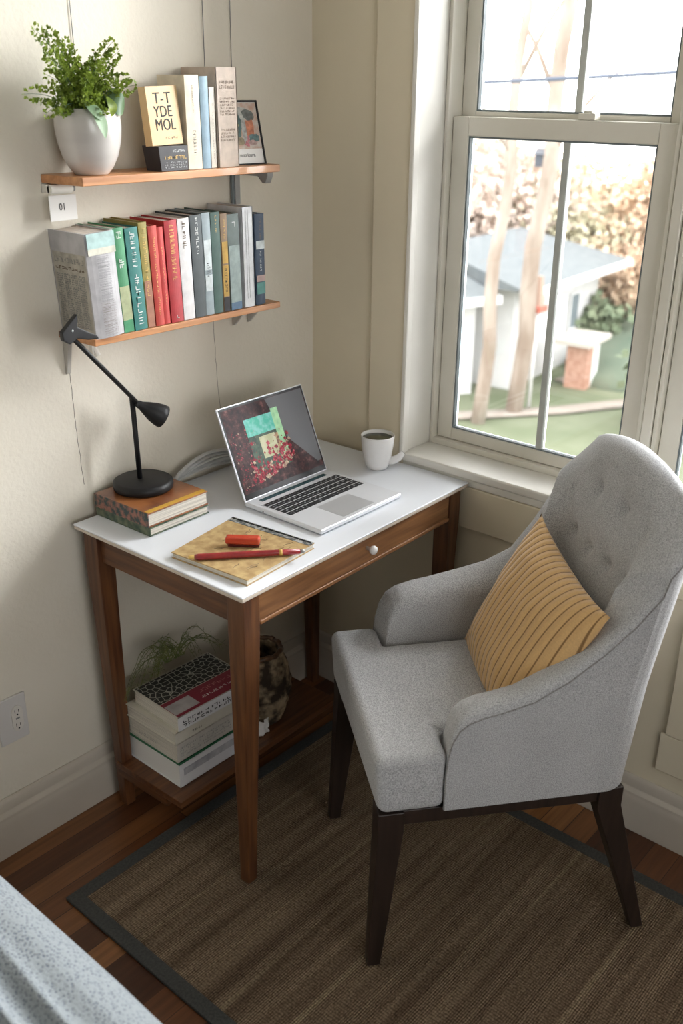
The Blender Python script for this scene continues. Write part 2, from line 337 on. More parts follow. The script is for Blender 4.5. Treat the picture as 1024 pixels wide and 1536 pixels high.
# ------------------------------------------------------------------ rug
def rug_mat():
    m, nt, b = _nt('woven_rug'); N, L = nt.nodes.new, nt.links.new
    tc = N('ShaderNodeTexCoord')
    w = N('ShaderNodeTexWave'); w.bands_direction = 'Y'; w.inputs['Scale'].default_value = 62; w.inputs['Distortion'].default_value = 1.2; w.inputs['Detail'].default_value = 2; w.inputs['Detail Scale'].default_value = 6
    v = N('ShaderNodeTexVoronoi'); mpv = N('ShaderNodeMapping'); mpv.inputs['Scale'].default_value = (150,210,1); v.inputs['Randomness'].default_value = .35; 
    n = N('ShaderNodeTexNoise'); mpn = N('ShaderNodeMapping'); mpn.inputs['Scale'].default_value = (1.2,26,1); n.inputs['Scale'].default_value = 1.4; n.inputs['Detail'].default_value = 5
    L(tc.outputs['Object'], w.inputs[0]); L(tc.outputs['Object'], mpv.inputs[0]); L(mpv.outputs[0], v.inputs[0]); v.inputs['Scale'].default_value = 1
    L(tc.outputs['Object'], mpn.inputs[0]); L(mpn.outputs[0], n.inputs[0])
    r = N('ShaderNodeValToRGB'); e = r.color_ramp.elements
    e[0].position = .3; e[0].color = (.18,.125,.082,1); e[1].position = .72; e[1].color = (.38,.285,.19,1)
    L(n.outputs['Fac'], r.inputs[0])
    mu = N('ShaderNodeMath'); mu.operation = 'MULTIPLY'; iv = N('ShaderNodeMath'); iv.operation = 'SUBTRACT'; iv.inputs[0].default_value = 1.0
    L(v.outputs['Distance'], iv.inputs[1]); L(iv.outputs[0], mu.inputs[0])
    ad = N('ShaderNodeMath'); ad.operation = 'MULTIPLY_ADD'; ad.inputs[1].default_value = .4; ad.inputs[2].default_value = .6; L(w.outputs['Fac'], ad.inputs[0]); L(ad.outputs[0], mu.inputs[1])
    r2 = N('ShaderNodeValToRGB'); r2.color_ramp.elements[0].position = .15; r2.color_ramp.elements[1].position = .75; r2.color_ramp.elements[0].color = (.20,.18,.165,1); r2.color_ramp.elements[1].color = (1.0,1.0,1.0,1)
    L(mu.outputs[0], r2.inputs[0])
    n5 = N('ShaderNodeTexNoise'); m5 = N('ShaderNodeMapping'); m5.inputs['Scale'].default_value = (.7,42,1); n5.inputs['Scale'].default_value = 1; n5.inputs['Detail'].default_value = 2
    L(tc.outputs['Object'], m5.inputs[0]); L(m5.outputs[0], n5.inputs[0]); r5 = N('ShaderNodeValToRGB'); r5.color_ramp.elements[0].position = .60; r5.color_ramp.elements[1].position = .70; L(n5.outputs['Fac'], r5.inputs[0])
    m6 = N('ShaderNodeMix'); m6.data_type = 'RGBA'; L(r5.outputs[0], m6.inputs[0]); L(r.outputs[0], m6.inputs[6]); m6.inputs[7].default_value = (.42,.33,.21,1)
    mx = N('ShaderNodeMix'); mx.data_type = 'RGBA'; mx.blend_type = 'MULTIPLY'; mx.inputs[0].default_value = 1
    L(m6.outputs[2], mx.inputs[6]); L(r2.outputs[0], mx.inputs[7]); L(mx.outputs[2], b.inputs['Base Color'])
    bp = N('ShaderNodeBump'); bp.inputs['Strength'].default_value = .8; bp.inputs['Distance'].default_value = .006
    L(mu.outputs[0], bp.inputs['Height']); L(bp.outputs[0], b.inputs['Normal'])
    b.inputs['Roughness'].default_value = 1; b.inputs['Specular IOR Level'].default_value = .1
    return m
t = thing('area_rug', 'brown woven area rug with charcoal binding, under the desk and armchair', 'rug', (1.30,.55,0))
RA = (-.456,-1.25,.457,.966)
m = MB(); m.box((RA[0]+.032,RA[1]+.032,0.0003),(RA[2]-.032,RA[3]-.032,.009), rug_mat()); m.build('rug_field', t, bevel=.002)
bm_ = mat('rug_binding',(.035,.036,.034),(.06,.06,.056),scale=200,rough=.9,bump=.4,bscale=500)
m = MB()
m.box((RA[0],RA[1],.0003),(RA[0]+.0325,RA[3],.0095),bm_); m.box((RA[2]-.0325,RA[1],.0003),(RA[2],RA[3],.0095),bm_)
m.box((RA[0]+.032,RA[1],.0003),(RA[2]-.032,RA[1]+.0325,.0095),bm_); m.box((RA[0]+.032,RA[3]-.0325,.0003),(RA[2]-.032,RA[3],.0095),bm_)
m.build('binding', t, bevel=.002)
RT = .0105
# ------------------------------------------------------------------ bed in the near corner
t = thing('bed', 'bed corner with rumpled pale grey speckled coverlet at bottom left', 'bed', (0,.5,0))
def bed_mat():
    m, nt, b = _nt('speckled_coverlet'); N, L = nt.nodes.new, nt.links.new
    tc = N('ShaderNodeTexCoord'); v = N('ShaderNodeTexVoronoi'); v.inputs['Scale'].default_value = 185; v.inputs['Randomness'].default_value = .8
    r = N('ShaderNodeValToRGB'); e = r.color_ramp.elements; e[0].position = .22; e[1].position = .42; e[0].color = (.085,.10,.13,1); e[1].color = (.21,.235,.25,1)
    L(tc.outputs['Object'], v.inputs[0]); L(v.outputs['Distance'], r.inputs[0]); L(r.outputs[0], b.inputs['Base Color'])
    bp = N('ShaderNodeBump'); bp.inputs['Strength'].default_value = .5; bp.inputs['Distance'].default_value = .002
    L(v.outputs['Distance'], bp.inputs['Height']); L(bp.outputs[0], b.inputs['Normal']); b.inputs['Roughness'].default_value = .95; b.inputs['Sheen Weight'].default_value = .2
    return m
m = MB(); m.box((-.95,-1.2,.12),(.50,.98,.46), M['paper']); m.build('mattress', t, bevel=.04, seg=4)
P = []
NU, NV = 400, 90
for i in range(NU+1):
    row = []
    for j in range(NV+1):
        y = -1.25 + 2.28*j/NV; s_ = i/NU
        L_ = 1.86; d = s_*L_
        x = -.95 + d; 
        if x <= .49: z = .525; xx = x
        else:
            e = x-.49; R_ = .075
            if e < R_*PI/2: a = e/R_; xx = .49+R_*math.sin(a); z = .525-R_*(1-math.cos(a))
            else: xx = .49+R_+.008*math.sin(y*23)*min(1,(e-R_*PI/2)*6); z = .45-(e-R_*PI/2)
        # long rumples running with the edge
        f = math.exp(-((xx-.40)/.16)**2) if xx < .55 else 0
        ph = xx*118 + 2.6*math.sin(y*2.6+.5) + 2.4*noise.noise(Vector((xx*5,y*3,0)))
        z += ((.020+.014*noise.noise(Vector((xx*6,y*6,9))))*(.55-abs(math.sin(ph*.5)))*(1/(1+math.exp((xx-.455)/.014))) + .008*noise.noise(Vector((xx*9,y*4,2))))*(1 if xx < .53 else .3)
        if xx > .5: xx += .006*noise.noise(Vector((z*6,y*5,5)))
        # far end falls away
        row.append((xx, y, max(z,.03)))
    P.append(row)
m.__init__(); m.grid(P, bed_mat()); o = m.build('coverlet', t, fixn=False)
sol = o.modifiers.new('sol','SOLIDIFY'); sol.thickness = .008; sol.offset = -1
m = MB(); m.box((-.95,-1.2,.0),(.46,.94,.118), M['woodx']); m.build('bed_base', t, bevel=.004)
# ------------------------------------------------------------------ desk
DR = .025
def dk(a,b,z): return (1.113+a-b*DR, 1.205+b+a*DR, z)
DW, DD, DT = .786, .525, .760
desk = thing('writing_desk', 'walnut writing desk with white top and low shelf in the corner', 'desk', (1.113,1.205,0), DR)
m = MB(); m.box((0,0,DT-.0045),(DW,DD,DT), M['white']); m.build('desktop', desk, bevel=.002)
m = MB(); m.box((.001,.001,DT-.013),(DW-.001,DD-.001,DT-.0046), M['edge']); prop(m.build('desktop_edge', desk, bevel=.002), label='beige edge band below the white desktop')
def deskleg(cx_, cy_, dy):
    m = MB(); a = .023; b = .0135; z1 = DT-.0131; zm = .66
    def sq(cx,cy,h,z): return [(cx-h,cy-h,z),(cx+h,cy-h,z),(cx+h,cy+h,z),(cx-h,cy+h,z)]
    z0 = RT if cx_ < 9 else 0
    V_ = m.grid([sq(cx_,cy_+dy,b,zl), sq(cx_,cy_,a,zm), sq(cx_,cy_,a,z1)], M['woodz'], closev=True, smooth=False); m.face(V_[0][::-1],0); m.face(V_[-1],0)
    m.build('leg', desk, bevel=.0025)
for cx_, cy_, dy, zl in ((.037,.036,.012,RT),(DW-.036,.036,.012,RT),(.037,DD-.036,-.018,.0005),(DW-.036,DD-.036,-.01,.0005)): deskleg(cx_,cy_,dy)
m = MB(); m.box((.025,.060,.675),(.043,DD-.06,DT-.0131), M['woody']); m.build('side_apron', desk, bevel=.0015)
m = MB(); m.box((DW-.043,.060,.675),(DW-.025,DD-.06,DT-.0131), M['woody']); m.build('side_apron', desk, bevel=.0015)
m = MB(); m.box((.060,DD-.05,.675),(DW-.06,DD-.034,DT-.0131), M['woodx']); m.build('back_apron', desk, bevel=.0015)
m = MB(); m.box((.0605,.016,.680),(DW-.0605,.030,DT-.0135), wood('drawer_front_wood',(.15,.062,.024),(.30,.14,.055),'x')); dr = m.build('drawer', desk, bevel=.0015)
m = MB(); m.lathe([(0,0),(.004,.0),(.004,.010),(.0085,.014),(.0105,.019),(.009,.0245),(.004,.027),(0,.0275)], M['ceramic'], 24, (.4,.0155,.716), cap=False, R=Matrix.Rotation(PI/2,3,'X')); m.build('knob', dr)
m = MB(); m.box((.0605,.013,.670),(DW-.0605,.034,.6795), wood('rail_wood',(.20,.085,.032),(.36,.17,.07),'x')); m.build('front_rail', desk, bevel=.002)
m = MB(); m.box((.018,.243,.112),(.575,.478,.130), M['woodx']); m.build('low_shelf', desk, bevel=.002)
m = MB(); m.box((.022,.30,.086),(.046,.478,.1115), M['woody']); m.build('shelf_cleat', desk, bevel=.002)
# ------------------------------------------------------------------ books
def cover_mat(n, c, c2=None, sc=40, rough=.5): return mat(n, c, c2 or tuple(v*.8 for v in c), scale=sc, rough=rough, bump=.08, bscale=200)
def upright_book(name, label, x0, x1, z0, h, d, yf, lean, cm, group, pm=None, spine=None, rounded=.0, side=None, dyz=0):
    """book standing spine outwards; origin at base centre of spine"""
    w = x1-x0
    t = thing(name, label, 'book', ((x0+x1)/2, yf, z0), (0, lean, 0), group)
    a = w/2; ct = min(.0022, w*.12)
    m = MB()
    m.box((-a,.0,0),(-a+ct,d,h),cm); m.box((a-ct,.0,0),(a,d,h),cm)
    n = 7; pts = []
    for k in range(n+1):
        u = -1+2*k/n; pts.append((u*(a-.0002), -rounded*(1-u*u)))
    poly = pts + [(a-.0002,ct),(-a+.0002,ct)]
    m.prism(poly, 'z', 0, h, cm)
    cv = m.build('cover', t)
    m = MB(); m.box((-a+ct+.0002,ct,.002),(a-ct-.0002,d-.004,h-.003), pm or M['pagesx']); m.build('pages', t)
    if spine:
        for z0_,z1_,mt_ in getattr(spine,'bands',[]):
            m = MB(); m.box((-a+.0015,-rounded-.0005,z0_*h),(a-.0015,-rounded-.0002,z1_*h),mt_); m.build('spine_label', cv)
        if hasattr(spine,'segs'):
            for sg_ in spine.segs:
                m = MB(); sp_letters([sg_])(m, a-.0015, h, -rounded-.0006); m.build('spine_title', cv, fixn=False)
        else:
            m = MB(); spine(m, a-.0015, h, -rounded-.0003); m.build('spine_title', cv, fixn=False)
    if side:
        m = MB(); side(m, -a-.0002, d, h); m.build('cover_print', cv, fixn=False)
    return t
rnd = random.Random(3)
def sp_letters(segs):
    """segs: (z0frac, z1frac, material, columns, width fraction)"""
    def f(mb, a, h, y):
        for z0,z1,mt,n,wf in segs:
            ww = 2*a*wf; stroke_quads(mb, (-ww/2, y, z1*h), (0,0,-1), (1,0,0), (z1-z0)*h, ww, 1, n, mt, rnd, .95, .2)
            # U runs down the spine, V across
    f.segs = segs
    return f
def sp_bands(bands, segs=None):
    def f(mb, a, h, y):
        if segs: sp_letters(segs)(mb, a, h, y-.0003)
    f.bands = bands; f.segs = segs or []
    return f
def col(n,c,r=.6): return mat(n,c,tuple(v*.75 for v in c),scale=60,rough=r)
K = dict(teal=col('pale_teal',(.40,.56,.54)), cream=col('cream_print',(.62,.60,.50)), green=col('spine_green',(.06,.28,.13)), olive=col('spine_olive',(.38,.42,.24)),
  yellow=col('spine_yellow',(.58,.36,.08)), ltlabel=col('label_white',(.62,.68,.68)), brown=col('spine_brown',(.2,.1,.05)), blk=col('spine_black',(.03,.03,.035)), rust=col('rust_label',(.36,.16,.1)), blue=col('spine_blue',(.12,.2,.3)), teal2=col('teal_patch',(.10,.28,.25)))
def news_side(mb, x, d, h):
    mb.box((x-.0001,.004,h*.03),(x+.0001,d-.004,h*.80), col('newsprint',(.44,.41,.35)))
    for c in range(4):
        stroke_quads(mb, (x-.0003, d-.010-c*(d-.02)/4, h*.08), (0,-1,0), (0,0,1), (d-.02)/4*.88, h*.52, 24, 5, M['inkgrey'], rnd, .9, .4)
    stroke_quads(mb, (x-.0003, d-.01, h*.63), (0,-1,0), (0,0,1), (d-.02), h*.04, 1, 9, M['inkbrown'], rnd, 1, .3)
    stroke_quads(mb, (x-.0003, d-.01, h*.69), (0,-1,0), (0,0,1), (d-.02), h*.08, 1, 12, M['inkgrey'], rnd, 1, .2)
LS = 'books packed on the lower wall shelf'
ZL = 1.181
low = [
 ('hardback_book','thick grey newsprint-covered book with pale teal top, leftmost on lower wall shelf',1.141,1.209,.206,.118,.05,(.46,.45,.46),.006,M['pagesx'],sp_bands([(.86,1,K['teal']),(.80,.86,K['cream'])],[(.35,.8,M['inkgrey'],34,.7),(.02,.35,M['inkbrown'],40,.8)]),news_side,1.636),
 ('hardback_book','bright green book beside the thick newsprint-covered book on lower wall shelf',1.2105,1.2375,.209,.112,.05,(.07,.27,.13),.002,None,sp_bands([(.12,.45,K['olive']),(0,.12,K['green'])],[(.9,.97,M['silver'],2,.7),(.62,.72,M['silver'],2,.7)]),None,1.640),
 ('hardback_book','dark teal book with tall white spine lettering on lower wall shelf',1.240,1.2715,.207,.112,.05,(.035,.19,.17),.001,None,sp_letters([(.62,.97,M['silver'],8,.6),(.05,.56,M['silver'],9,.6)]),None,1.638),
 ('hardback_book','narrow gold and brown book left of the red books on lower wall shelf',1.2745,1.2955,.214,.118,.036,(.30,.24,.06),.001,None,sp_bands([(.0,.45,K['rust'])],[(.3,.95,M['gold'],16,.6)]),None,1.642),
 ('hardback_book','bright coral red book, widest of the two touching gold book on lower wall shelf',1.2965,1.3185,.205,.112,.036,(.48,.05,.035),.002,None,sp_letters([(.1,.9,M['gold'],22,.35)]),None,1.640),
 ('hardback_book','thin coral red book between two other red books on lower wall shelf',1.3195,1.3365,.201,.110,.036,(.50,.045,.04),.002,None,sp_letters([(.2,.8,M['gold'],20,.25)]),None,1.642),
 ('hardback_book','crimson book with gold spine pattern and small pale emblem on lower wall shelf',1.3385,1.3715,.212,.112,.032,(.40,.025,.03),.002,None,sp_letters([(.42,.97,M['gold'],20,.6),(.03,.08,M['silver'],1,.3)]),None,1.640),
 ('hardback_book','white book with raised spine lettering right of the crimson book',1.3735,1.4045,.213,.112,.03,(.64,.62,.61),.001,None,sp_letters([(.70,.98,M['inkbrown'],6,.5)]),None,1.640),
 ('hardback_book','wide charcoal book right of the white-spined book on lower wall shelf',1.4065,1.4375,.217,.114,.022,(.055,.068,.072),.001,None,sp_letters([(.62,.98,M['silver'],8,.35)]),None,1.640),
 ('hardback_book','pale grey-blue book with white spine labels right of the charcoal book',1.4395,1.4625,.219,.112,.015,(.30,.36,.38),.001,None,sp_bands([(.45,.74,K['ltlabel']),(.24,.40,K['ltlabel'])],[(.38,.52,M['ink'],6,.7)]),None,1.642),
 ('hardback_book','dark green narrow book left of the yellow-spined book on lower shelf',1.464,1.4895,.218,.112,.012,(.06,.12,.10),.001,None,sp_letters([(.8,.97,M['gold'],5,.3)]),None,1.642),
 ('hardback_book','narrow yellow and brown book, only yellow spine on lower wall shelf',1.491,1.5105,.213,.108,.01,(.30,.20,.12),.001,None,sp_bands([(.50,.72,K['yellow']),(.16,.48,K['yellow']),(0,.15,K['blk'])],[(.2,.47,M['ink'],9,.6),(.75,.95,M['gold'],6,.5)]),None,1.642),
 ('hardback_book','slate grey-green book left of the white slipcase on lower wall shelf',1.513,1.548,.210,.108,.022,(.16,.2,.19),.001,None,sp_bands([(.08,.68,col('pale_sage',(.36,.44,.42))),(0,.08,K['blue'])],[(.86,.93,M['silver'],1,.4)]),None,1.642),
]
for nm,lb,x0,x1,h,d,ln,cm,rd,pm,sp,sd,yf in low:
    upright_book(nm, lb, x0, x1, ZL, h, d, yf, -ln, cover_mat('cover_'+lb[:10], cm), LS, pm, sp, rd, sd)
upright_book('slipcase', 'tall white slipcase with thin dark seams near right end of lower shelf', 1.554,1.588, ZL, .222,.112,1.640,-.012, cover_mat('white_slipcase',(.70,.71,.72)), LS, None, lambda mb,a,h,y:[mb.box((-.002+k,y-.0002,.02),(-.0014+k,y,h*.97),M['inkgrey']) for k in (-.004,.003)],0,None)['category']='book box'
upright_book('hardback_book', 'navy blue book with pale label, rightmost on lower wall shelf', 1.5935,1.6225, ZL, .204,.105,1.642,-.004, cover_mat('navy',(.035,.06,.10)), LS, None, sp_bands([(.62,.71,K['ltlabel']),(.12,.25,K['teal2']),(.26,.33,col('pinkish',(.5,.36,.33)))],[(.35,.6,M['silver'],9,.3),(.72,.95,M['inkbrown'],8,.3)]),.002,None)
# upper shelf
ZU = 1.4885
US = 'books standing on the upper wall shelf'
def kraft_sp(mb,a,h,y):
    for z0,z1,r_ in ((.78,.88,2),(.52,.71,6),(.26,.40,4)):
        stroke_quads(mb,(-a*.75,y-.0001,z0*h),(1,0,0),(0,0,1),a*1.5,(z1-z0)*h,r_,10 if r_>2 else 8,M['inkbrown'],rnd,.95,.22)
upright_book('hardback_book','tall beige book with printed text blocks, beside the photo frame',1.496,1.555,ZU,.196,.108,1.645,-.01,cover_mat('kraft',(.58,.47,.38)),US,None,kraft_sp,0,None)
upright_book('paperback_book','cream paperback with dark vertical lettering behind the tan book',1.4115,1.449,ZU,.180,.085,1.645,-.012,cover_mat('creamcover',(.68,.60,.46)),US,None,sp_letters([(.12,.45,M['ink'],12,.35),(.6,.9,M['inkbrown'],16,.15)]),.001,None)
upright_book('hardback_book','pale blue book between two cream books on the upper shelf',1.4515,1.4735,ZU,.178,.085,1.645,-.01,cover_mat('paleblue',(.28,.40,.48)),US,None,None,.002,None)
upright_book('paperback_book','thin cream paperback between pale blue book and tall beige book',1.4755,1.4945,ZU,.158,.08,1.648,-.005,cover_mat('ivory',(.70,.64,.54)),US,None,sp_letters([(.1,.8,M['inkbrown'],22,.2)]),0,None)
# tan face-out book
t = thing('paperback_book','small tan book facing out with large black lettering, standing on black box','book',(1.364,1.650,ZU+.0495),(math.radians(-5),math.radians(-2),0))
m = MB(); tc_ = cover_mat('tan_cover',(.62,.42,.20),(.66,.47,.25),8)
m.box((-.040,0,0),(.040,.002,.110),tc_); m.box((-.040,.020,0),(.040,.022,.110),tc_); m.box((-.0402,.0,0),(-.0385,.022,.110),tc_); cv = m.build('cover',t,bevel=.0006)
m = MB(); m.box((-.038,.0022,.001),(.0385,.0198,.108),M['pagesx']); m.build('pages',t)
text_obj('T-T', .030, M['ink'],'title',cv,(-.024,-.0003,.078),(1,0,0),(0,0,1),1.0)
text_obj('YDE', .030, M['ink'],'title',cv,(-.026,-.0003,.053),(1,0,0),(0,0,1),.85)
text_obj('MOL', .031, M['ink'],'title',cv,(-.026,-.0003,.028),(1,0,0),(0,0,1),.8)
m = MB(); stroke_quads(m,(-.005,-.0002,.010),(1,0,0),(0,0,1),.032,.006,1,5,M['ink'],rnd,1,.2); m.build('title',cv,fixn=False)
# black box
t = thing('small_box','small tapered black box with gold and white print, at front of upper shelf','box',(1.368,1.660,ZU))
bk = mat('black_card',(.022,.020,.022),(.035,.032,.033),scale=30,rough=.5)
m = MB(); m.hexa([(-.034,-.021,0),(.037,-.021,0),(.037,.026,0),(-.034,.026,0)],[(-.040,-.022,.048),(.037,-.022,.048),(.037,.030,.048),(-.040,.030,.048)],bk); bo = m.build('box_body',t,bevel=.001)
m = MB(); stroke_quads(m,(-.006,-.0226,.035),(1,0,0),(0,0,1),.036,.007,1,6,M['silver'],rnd,1,.14); stroke_quads(m,(-.026,-.0226,.021),(1,0,0),(0,0,1),.058,.010,1,8,M['gold'],rnd,1,.25)
stroke_quads(m,(-.026,-.0226,.005),(1,0,0),(0,0,1),.058,.014,3,14,M['silver'],rnd,.8,.16); m.build('lettering',bo,fixn=False)
# picture frame
t = thing('picture_frame','small black-framed print leaning at the right end of upper shelf','picture frame',(1.606,1.662,ZU),(math.radians(-14),0,math.radians(-6)))
m = MB(); fw, fh = .046, .136
m.box((-fw,0,0),(-fw+.004,.010,fh),M['black']); m.box((fw-.004,0,0),(fw,.010,fh),M['black']); m.box((-fw+.004,0,fh-.004),(fw-.004,.010,fh),M['black']); m.box((-fw+.004,0,0),(fw-.004,.010,.003),M['black']); m.build('frame',t,bevel=.0006)
m = MB(); m.box((-fw+.004,.003,.003),(fw-.004,.009,fh-.004),M['paper']); pr = m.build('print',t)
m = MB(); y_ = .0026
def blob(cx,cz,rx,rz,c,y=.0026,n=14,j=.25,nm='b'):
    mt = mat('art_'+nm,c,tuple(v*.55 for v in c),scale=120,rough=.7)
    r_ = random.Random(int(cx*9e4+cz*7e3)); p=[(cx+rx*math.cos(2*PI*k/n)*(1+r_.uniform(-j,j)), y, cz+rz*math.sin(2*PI*k/n)*(1+r_.uniform(-j,j))) for k in range(n)]
    m.face(m.verts(p), m.mi(mt))
m.box((-fw+.005,.0024,.034),(fw-.005,.0029,fh-.005),mat('art_ground',(.46,.30,.22),(.55,.5,.45),scale=60,rough=.7))
blob(-.008,.108,.024,.013,(.5,.5,.46),.0022); blob(-.022,.085,.016,.030,(.07,.13,.12),.0021); blob(.016,.105,.016,.012,(.15,.16,.15),.002); blob(.014,.078,.016,.020,(.6,.22,.12),.0019)
blob(-.024,.084,.010,.008,(.6,.5,.25),.0018); blob(.022,.056,.014,.010,(.12,.2,.2),.0018); blob(-.018,.050,.016,.009,(.3,.25,.16),.0018); blob(.002,.05,.007,.014,(.55,.2,.22),.0017); blob(.018,.046,.012,.006,(.5,.35,.32),.0016); blob(-.002,.075,.006,.03,(.45,.45,.42),.0015)
m.build('artwork',pr,fixn=False)
text_obj('nutritura',.012,M['inkgrey'],'caption',pr,(-.024,.0022,.017),(1,0,0),(0,0,1),1.0)
m = MB(); m.tube([(0,.012,.10),(0,.045,.002)],.002,M['black'],6); m.build('easel_leg',t)
# ------------------------------------------------------------------ shelves
def shelf(nm, lb, x0, x1, yf, zt, th, ch):
    t = thing(nm, lb, 'shelf', ((x0+x1)/2, WY-.001, zt-th)); cx_ = (x0+x1)/2
    m = MB(); m.prism([(x0-cx_+ch, 0),(x0-cx_, yf-WY+.001) if False else (x0-cx_+.0, yf-WY+.001),(x1-cx_, yf-WY+.001),(x1-cx_,0),(x0-cx_-ch,0)] if False else [(x0-cx_,yf-WY+.001),(x1-cx_,yf-WY+.001),(x1-cx_,0),(x0-cx_-ch,0)],'z',0,th,M['shelf'])
    m.build('board', t, bevel=.0015); return t
su = shelf('wall_shelf','upper wooden wall shelf holding a potted fern and a few books',1.138,1.668,1.632,1.488,.016,.010)
sl = shelf('wall_shelf','lower wooden wall shelf packed with a row of books',1.135,1.665,1.635,1.180,.014,.004)
# brackets
def local(t, p): return (p[0]-t.location.x, p[1]-t.location.y, p[2]-t.location.z)
m = MB(); m.box(local(su,(1.626,WY-.009,1.395)),local(su,(1.634,WY-.002,1.4715)),M['gasket']); m.box(local(su,(1.634,WY-.011,1.395)),local(su,(1.650,WY-.002,1.4715)),M['steel']); m.build('bracket_strip',su,bevel=.001)
m = MB(); m.prism([(-.10,-.0165),(-.003,-.0165),(-.003,-.0) ,(-.10,-.0)] if False else [(-.102,0),(-.004,0),(-.004,-.012),(-.07,-.012),(-.085,-.026),(-.094,-.026),(-.102,-.010)],'x',.245,.263,M['steel'])
m.build('bracket_arm',su,bevel=.001)
for x in (.222,.272):
    m = MB(); m.prism([(-.0005,-.0005),(-.06,-.0005),(-.008,-.052),(-.0005,-.054)],'x',x-.003,x+.003,M['bracket']); m.build('bracket',sl,bevel=.0008)
m = MB(); m.prism([(-.0005,-.0005),(-.022,-.0005),(-.006,-.078),(-.0005,-.080)],'x',-.262,-.252,M['bracket']); m.build('bracket',sl,bevel=.0008)
m = MB(); m.box((-.225,-.05,-.035),(-.212,-.038,-.0005),M['trim']); m.tube([(-.2185,-.044,-.02),(-.212,-.05,-.04)],.007,M['trim'],8); m.build('wall_plug',sl,bevel=.001)
# white clip and number card below upper shelf
t = thing('hook_clip','white metal clip screwed under the left end of upper shelf','clip',(1.155,1.728,1.462))
m = MB(); m.tube([(-.028,0,-.001),(.022,0,-.001)],.009,M['trim'],14); m.box((-.028,.0,-.009),(.022,.027,.008),M['trim']); m.build('clip_body',t,bevel=.001)
m = MB(); m.lathe([(0,0),(.006,0),(.006,.004),(0,.004)],M['steel'],14,(.024,0,-.001),cap=False,R=Matrix.Rotation(PI/2,3,'Y')); m.build('screw',t)
t = thing('number_card','small square white card with a black numeral hanging under upper shelf','card',(1.151,1.722,1.402),(0,0,0))
m = MB(); m.box((-.031,0,0),(.031,.002,.048),M['paper']); cd = m.build('card_face',t,bevel=.0004)
text_obj('01',.019,M['ink'],'numeral',cd,(-.010,-.0003,.020),(1,0,0),(0,0,1),.8)
# hanging wires
for i,(x0,z0,x1,z1,lb) in enumerate([(1.231,1.70,1.222,2.3,'thin dark wire on the wall rising behind the fern'),(1.563,1.66,1.5605,2.3,'thin dark wire on the wall, left of the two above the tall beige book'),(1.642,1.64,1.642,2.3,'thin dark wire on the wall, right of the two above the beige book')]):
    m = MB(); m.tube([(x0,WY-.0025,z0),((x0+x1)/2+.0015,WY-.003,(z0+z1)/2),(x1,WY-.0025,z1)],.0008,M['inkgrey'],6); tag(m.build('wall_wire'),lb,'wire')
# ------------------------------------------------------------------ fern in pot
pot = thing('potted_fern','bushy green fern in rounded grey-white pot on the upper shelf','plant',(1.197,1.683,ZU))
m = MB(); m.lathe([(0,0),(.031,0),(.034,.003),(.043,.014),(.053,.034),(.0600,.060),(.0628,.085),(.0620,.104),(.0588,.119),(.0566,.119),(.0592,.104),(.058,.098)],M['potglaze'],56,cap=False); m.build('pot',pot,fixn=True,smooth=True)
m = MB(); m.lathe([(0,.102),(.0575,.100)],M['soil'],32,cap=False); m.build('soil',pot)
def leaflet(mb, p, d, s, mt, rn, wd=1.0):
    d = d.normalized(); sd = d.cross(Vector((rn.uniform(-1,1),rn.uniform(-1,1),rn.uniform(-.2,1)))).normalized()
    a = mb.verts([p, p+d*s*.45+sd*s*.42*wd, p+d*s*1.0+sd*s*.22*wd, p+d*s*.95-sd*s*.22*wd, p+d*s*.45-sd*s*.42*wd]); mb.face(a, mb.mi(mt))
def frond(tip, mid, s=.0062, n=32, rn=random.Random(1), side=.028):
    m = MB(); p0 = Vector((rn.uniform(-.02,.02),rn.uniform(-.015,.015),.10)); p2 = Vector(tip); p1 = Vector(mid)
    f = lambda t_: p0*(1-t_)**2 + p1*2*t_*(1-t_) + p2*t_*t_
    pts = [f(k/12) for k in range(13)]
    m.tube(pts,[.0011*(1-.7*k/12) for k in range(13)],M['fern_dark'],5)
    for k in range(5,n):
        t_ = k/n; q = f(t_); tan = (f(min(1,t_+.03))-f(t_-.03)).normalized()
        for sg in (-1,1):
            sdv = tan.cross(Vector((rn.uniform(-.5,.5),-1,rn.uniform(-.3,.5)))).normalized()*sg
            L_ = side*(1-t_)**.6*rn.uniform(.7,1.2)+.004
            nn = max(1,int(L_/.0055))
            dirv = (sdv+tan*.7+Vector((0,0,-.15))).normalized()
            for u in range(nn):
                r_ = q + dirv*L_*(u+1)/nn + Vector((rn.uniform(-1,1),rn.uniform(-1,1),rn.uniform(-1,1)))*.0015
                for w_ in range(3): leaflet(m, r_, Vector((rn.uniform(-1,1),rn.uniform(-1,.6),rn.uniform(-.6,1)))+dirv*.8, s*rn.uniform(.7,1.2), M['fern'], rn)
    leaflet(m, p2, p2-p1, s, M['fern'], rn)
    m.build('frond', pot, fixn=False)
rn = random.Random(5)
L0 = (1.197,1.683,ZU)
for tx,ty,tz in [(1.078,1.65,1.738),(1.088,1.64,1.70),(1.108,1.66,1.735),(1.158,1.68,1.722),(1.245,1.65,1.722),(1.262,1.66,1.705),(1.292,1.655,1.648),(1.265,1.64,1.66),(1.052,1.66,1.632),(1.078,1.64,1.598),(1.105,1.63,1.60),(1.135,1.66,1.66),(1.16,1.62,1.66),(1.20,1.63,1.69),(1.17,1.70,1.69),(1.22,1.69,1.68),(1.15,1.61,1.625),(1.10,1.66,1.665),(1.235,1.63,1.645),(1.18,1.605,1.60)]:
    tip = Vector((tx-L0[0],ty-L0[1],tz-L0[2])); mid = Vector((tip.x*.45,tip.y*.4,max(.15,tip.z*.75+.03)))
    frond(tip, mid, rn=rn, side=.022 if tz > 1.62 else .017)
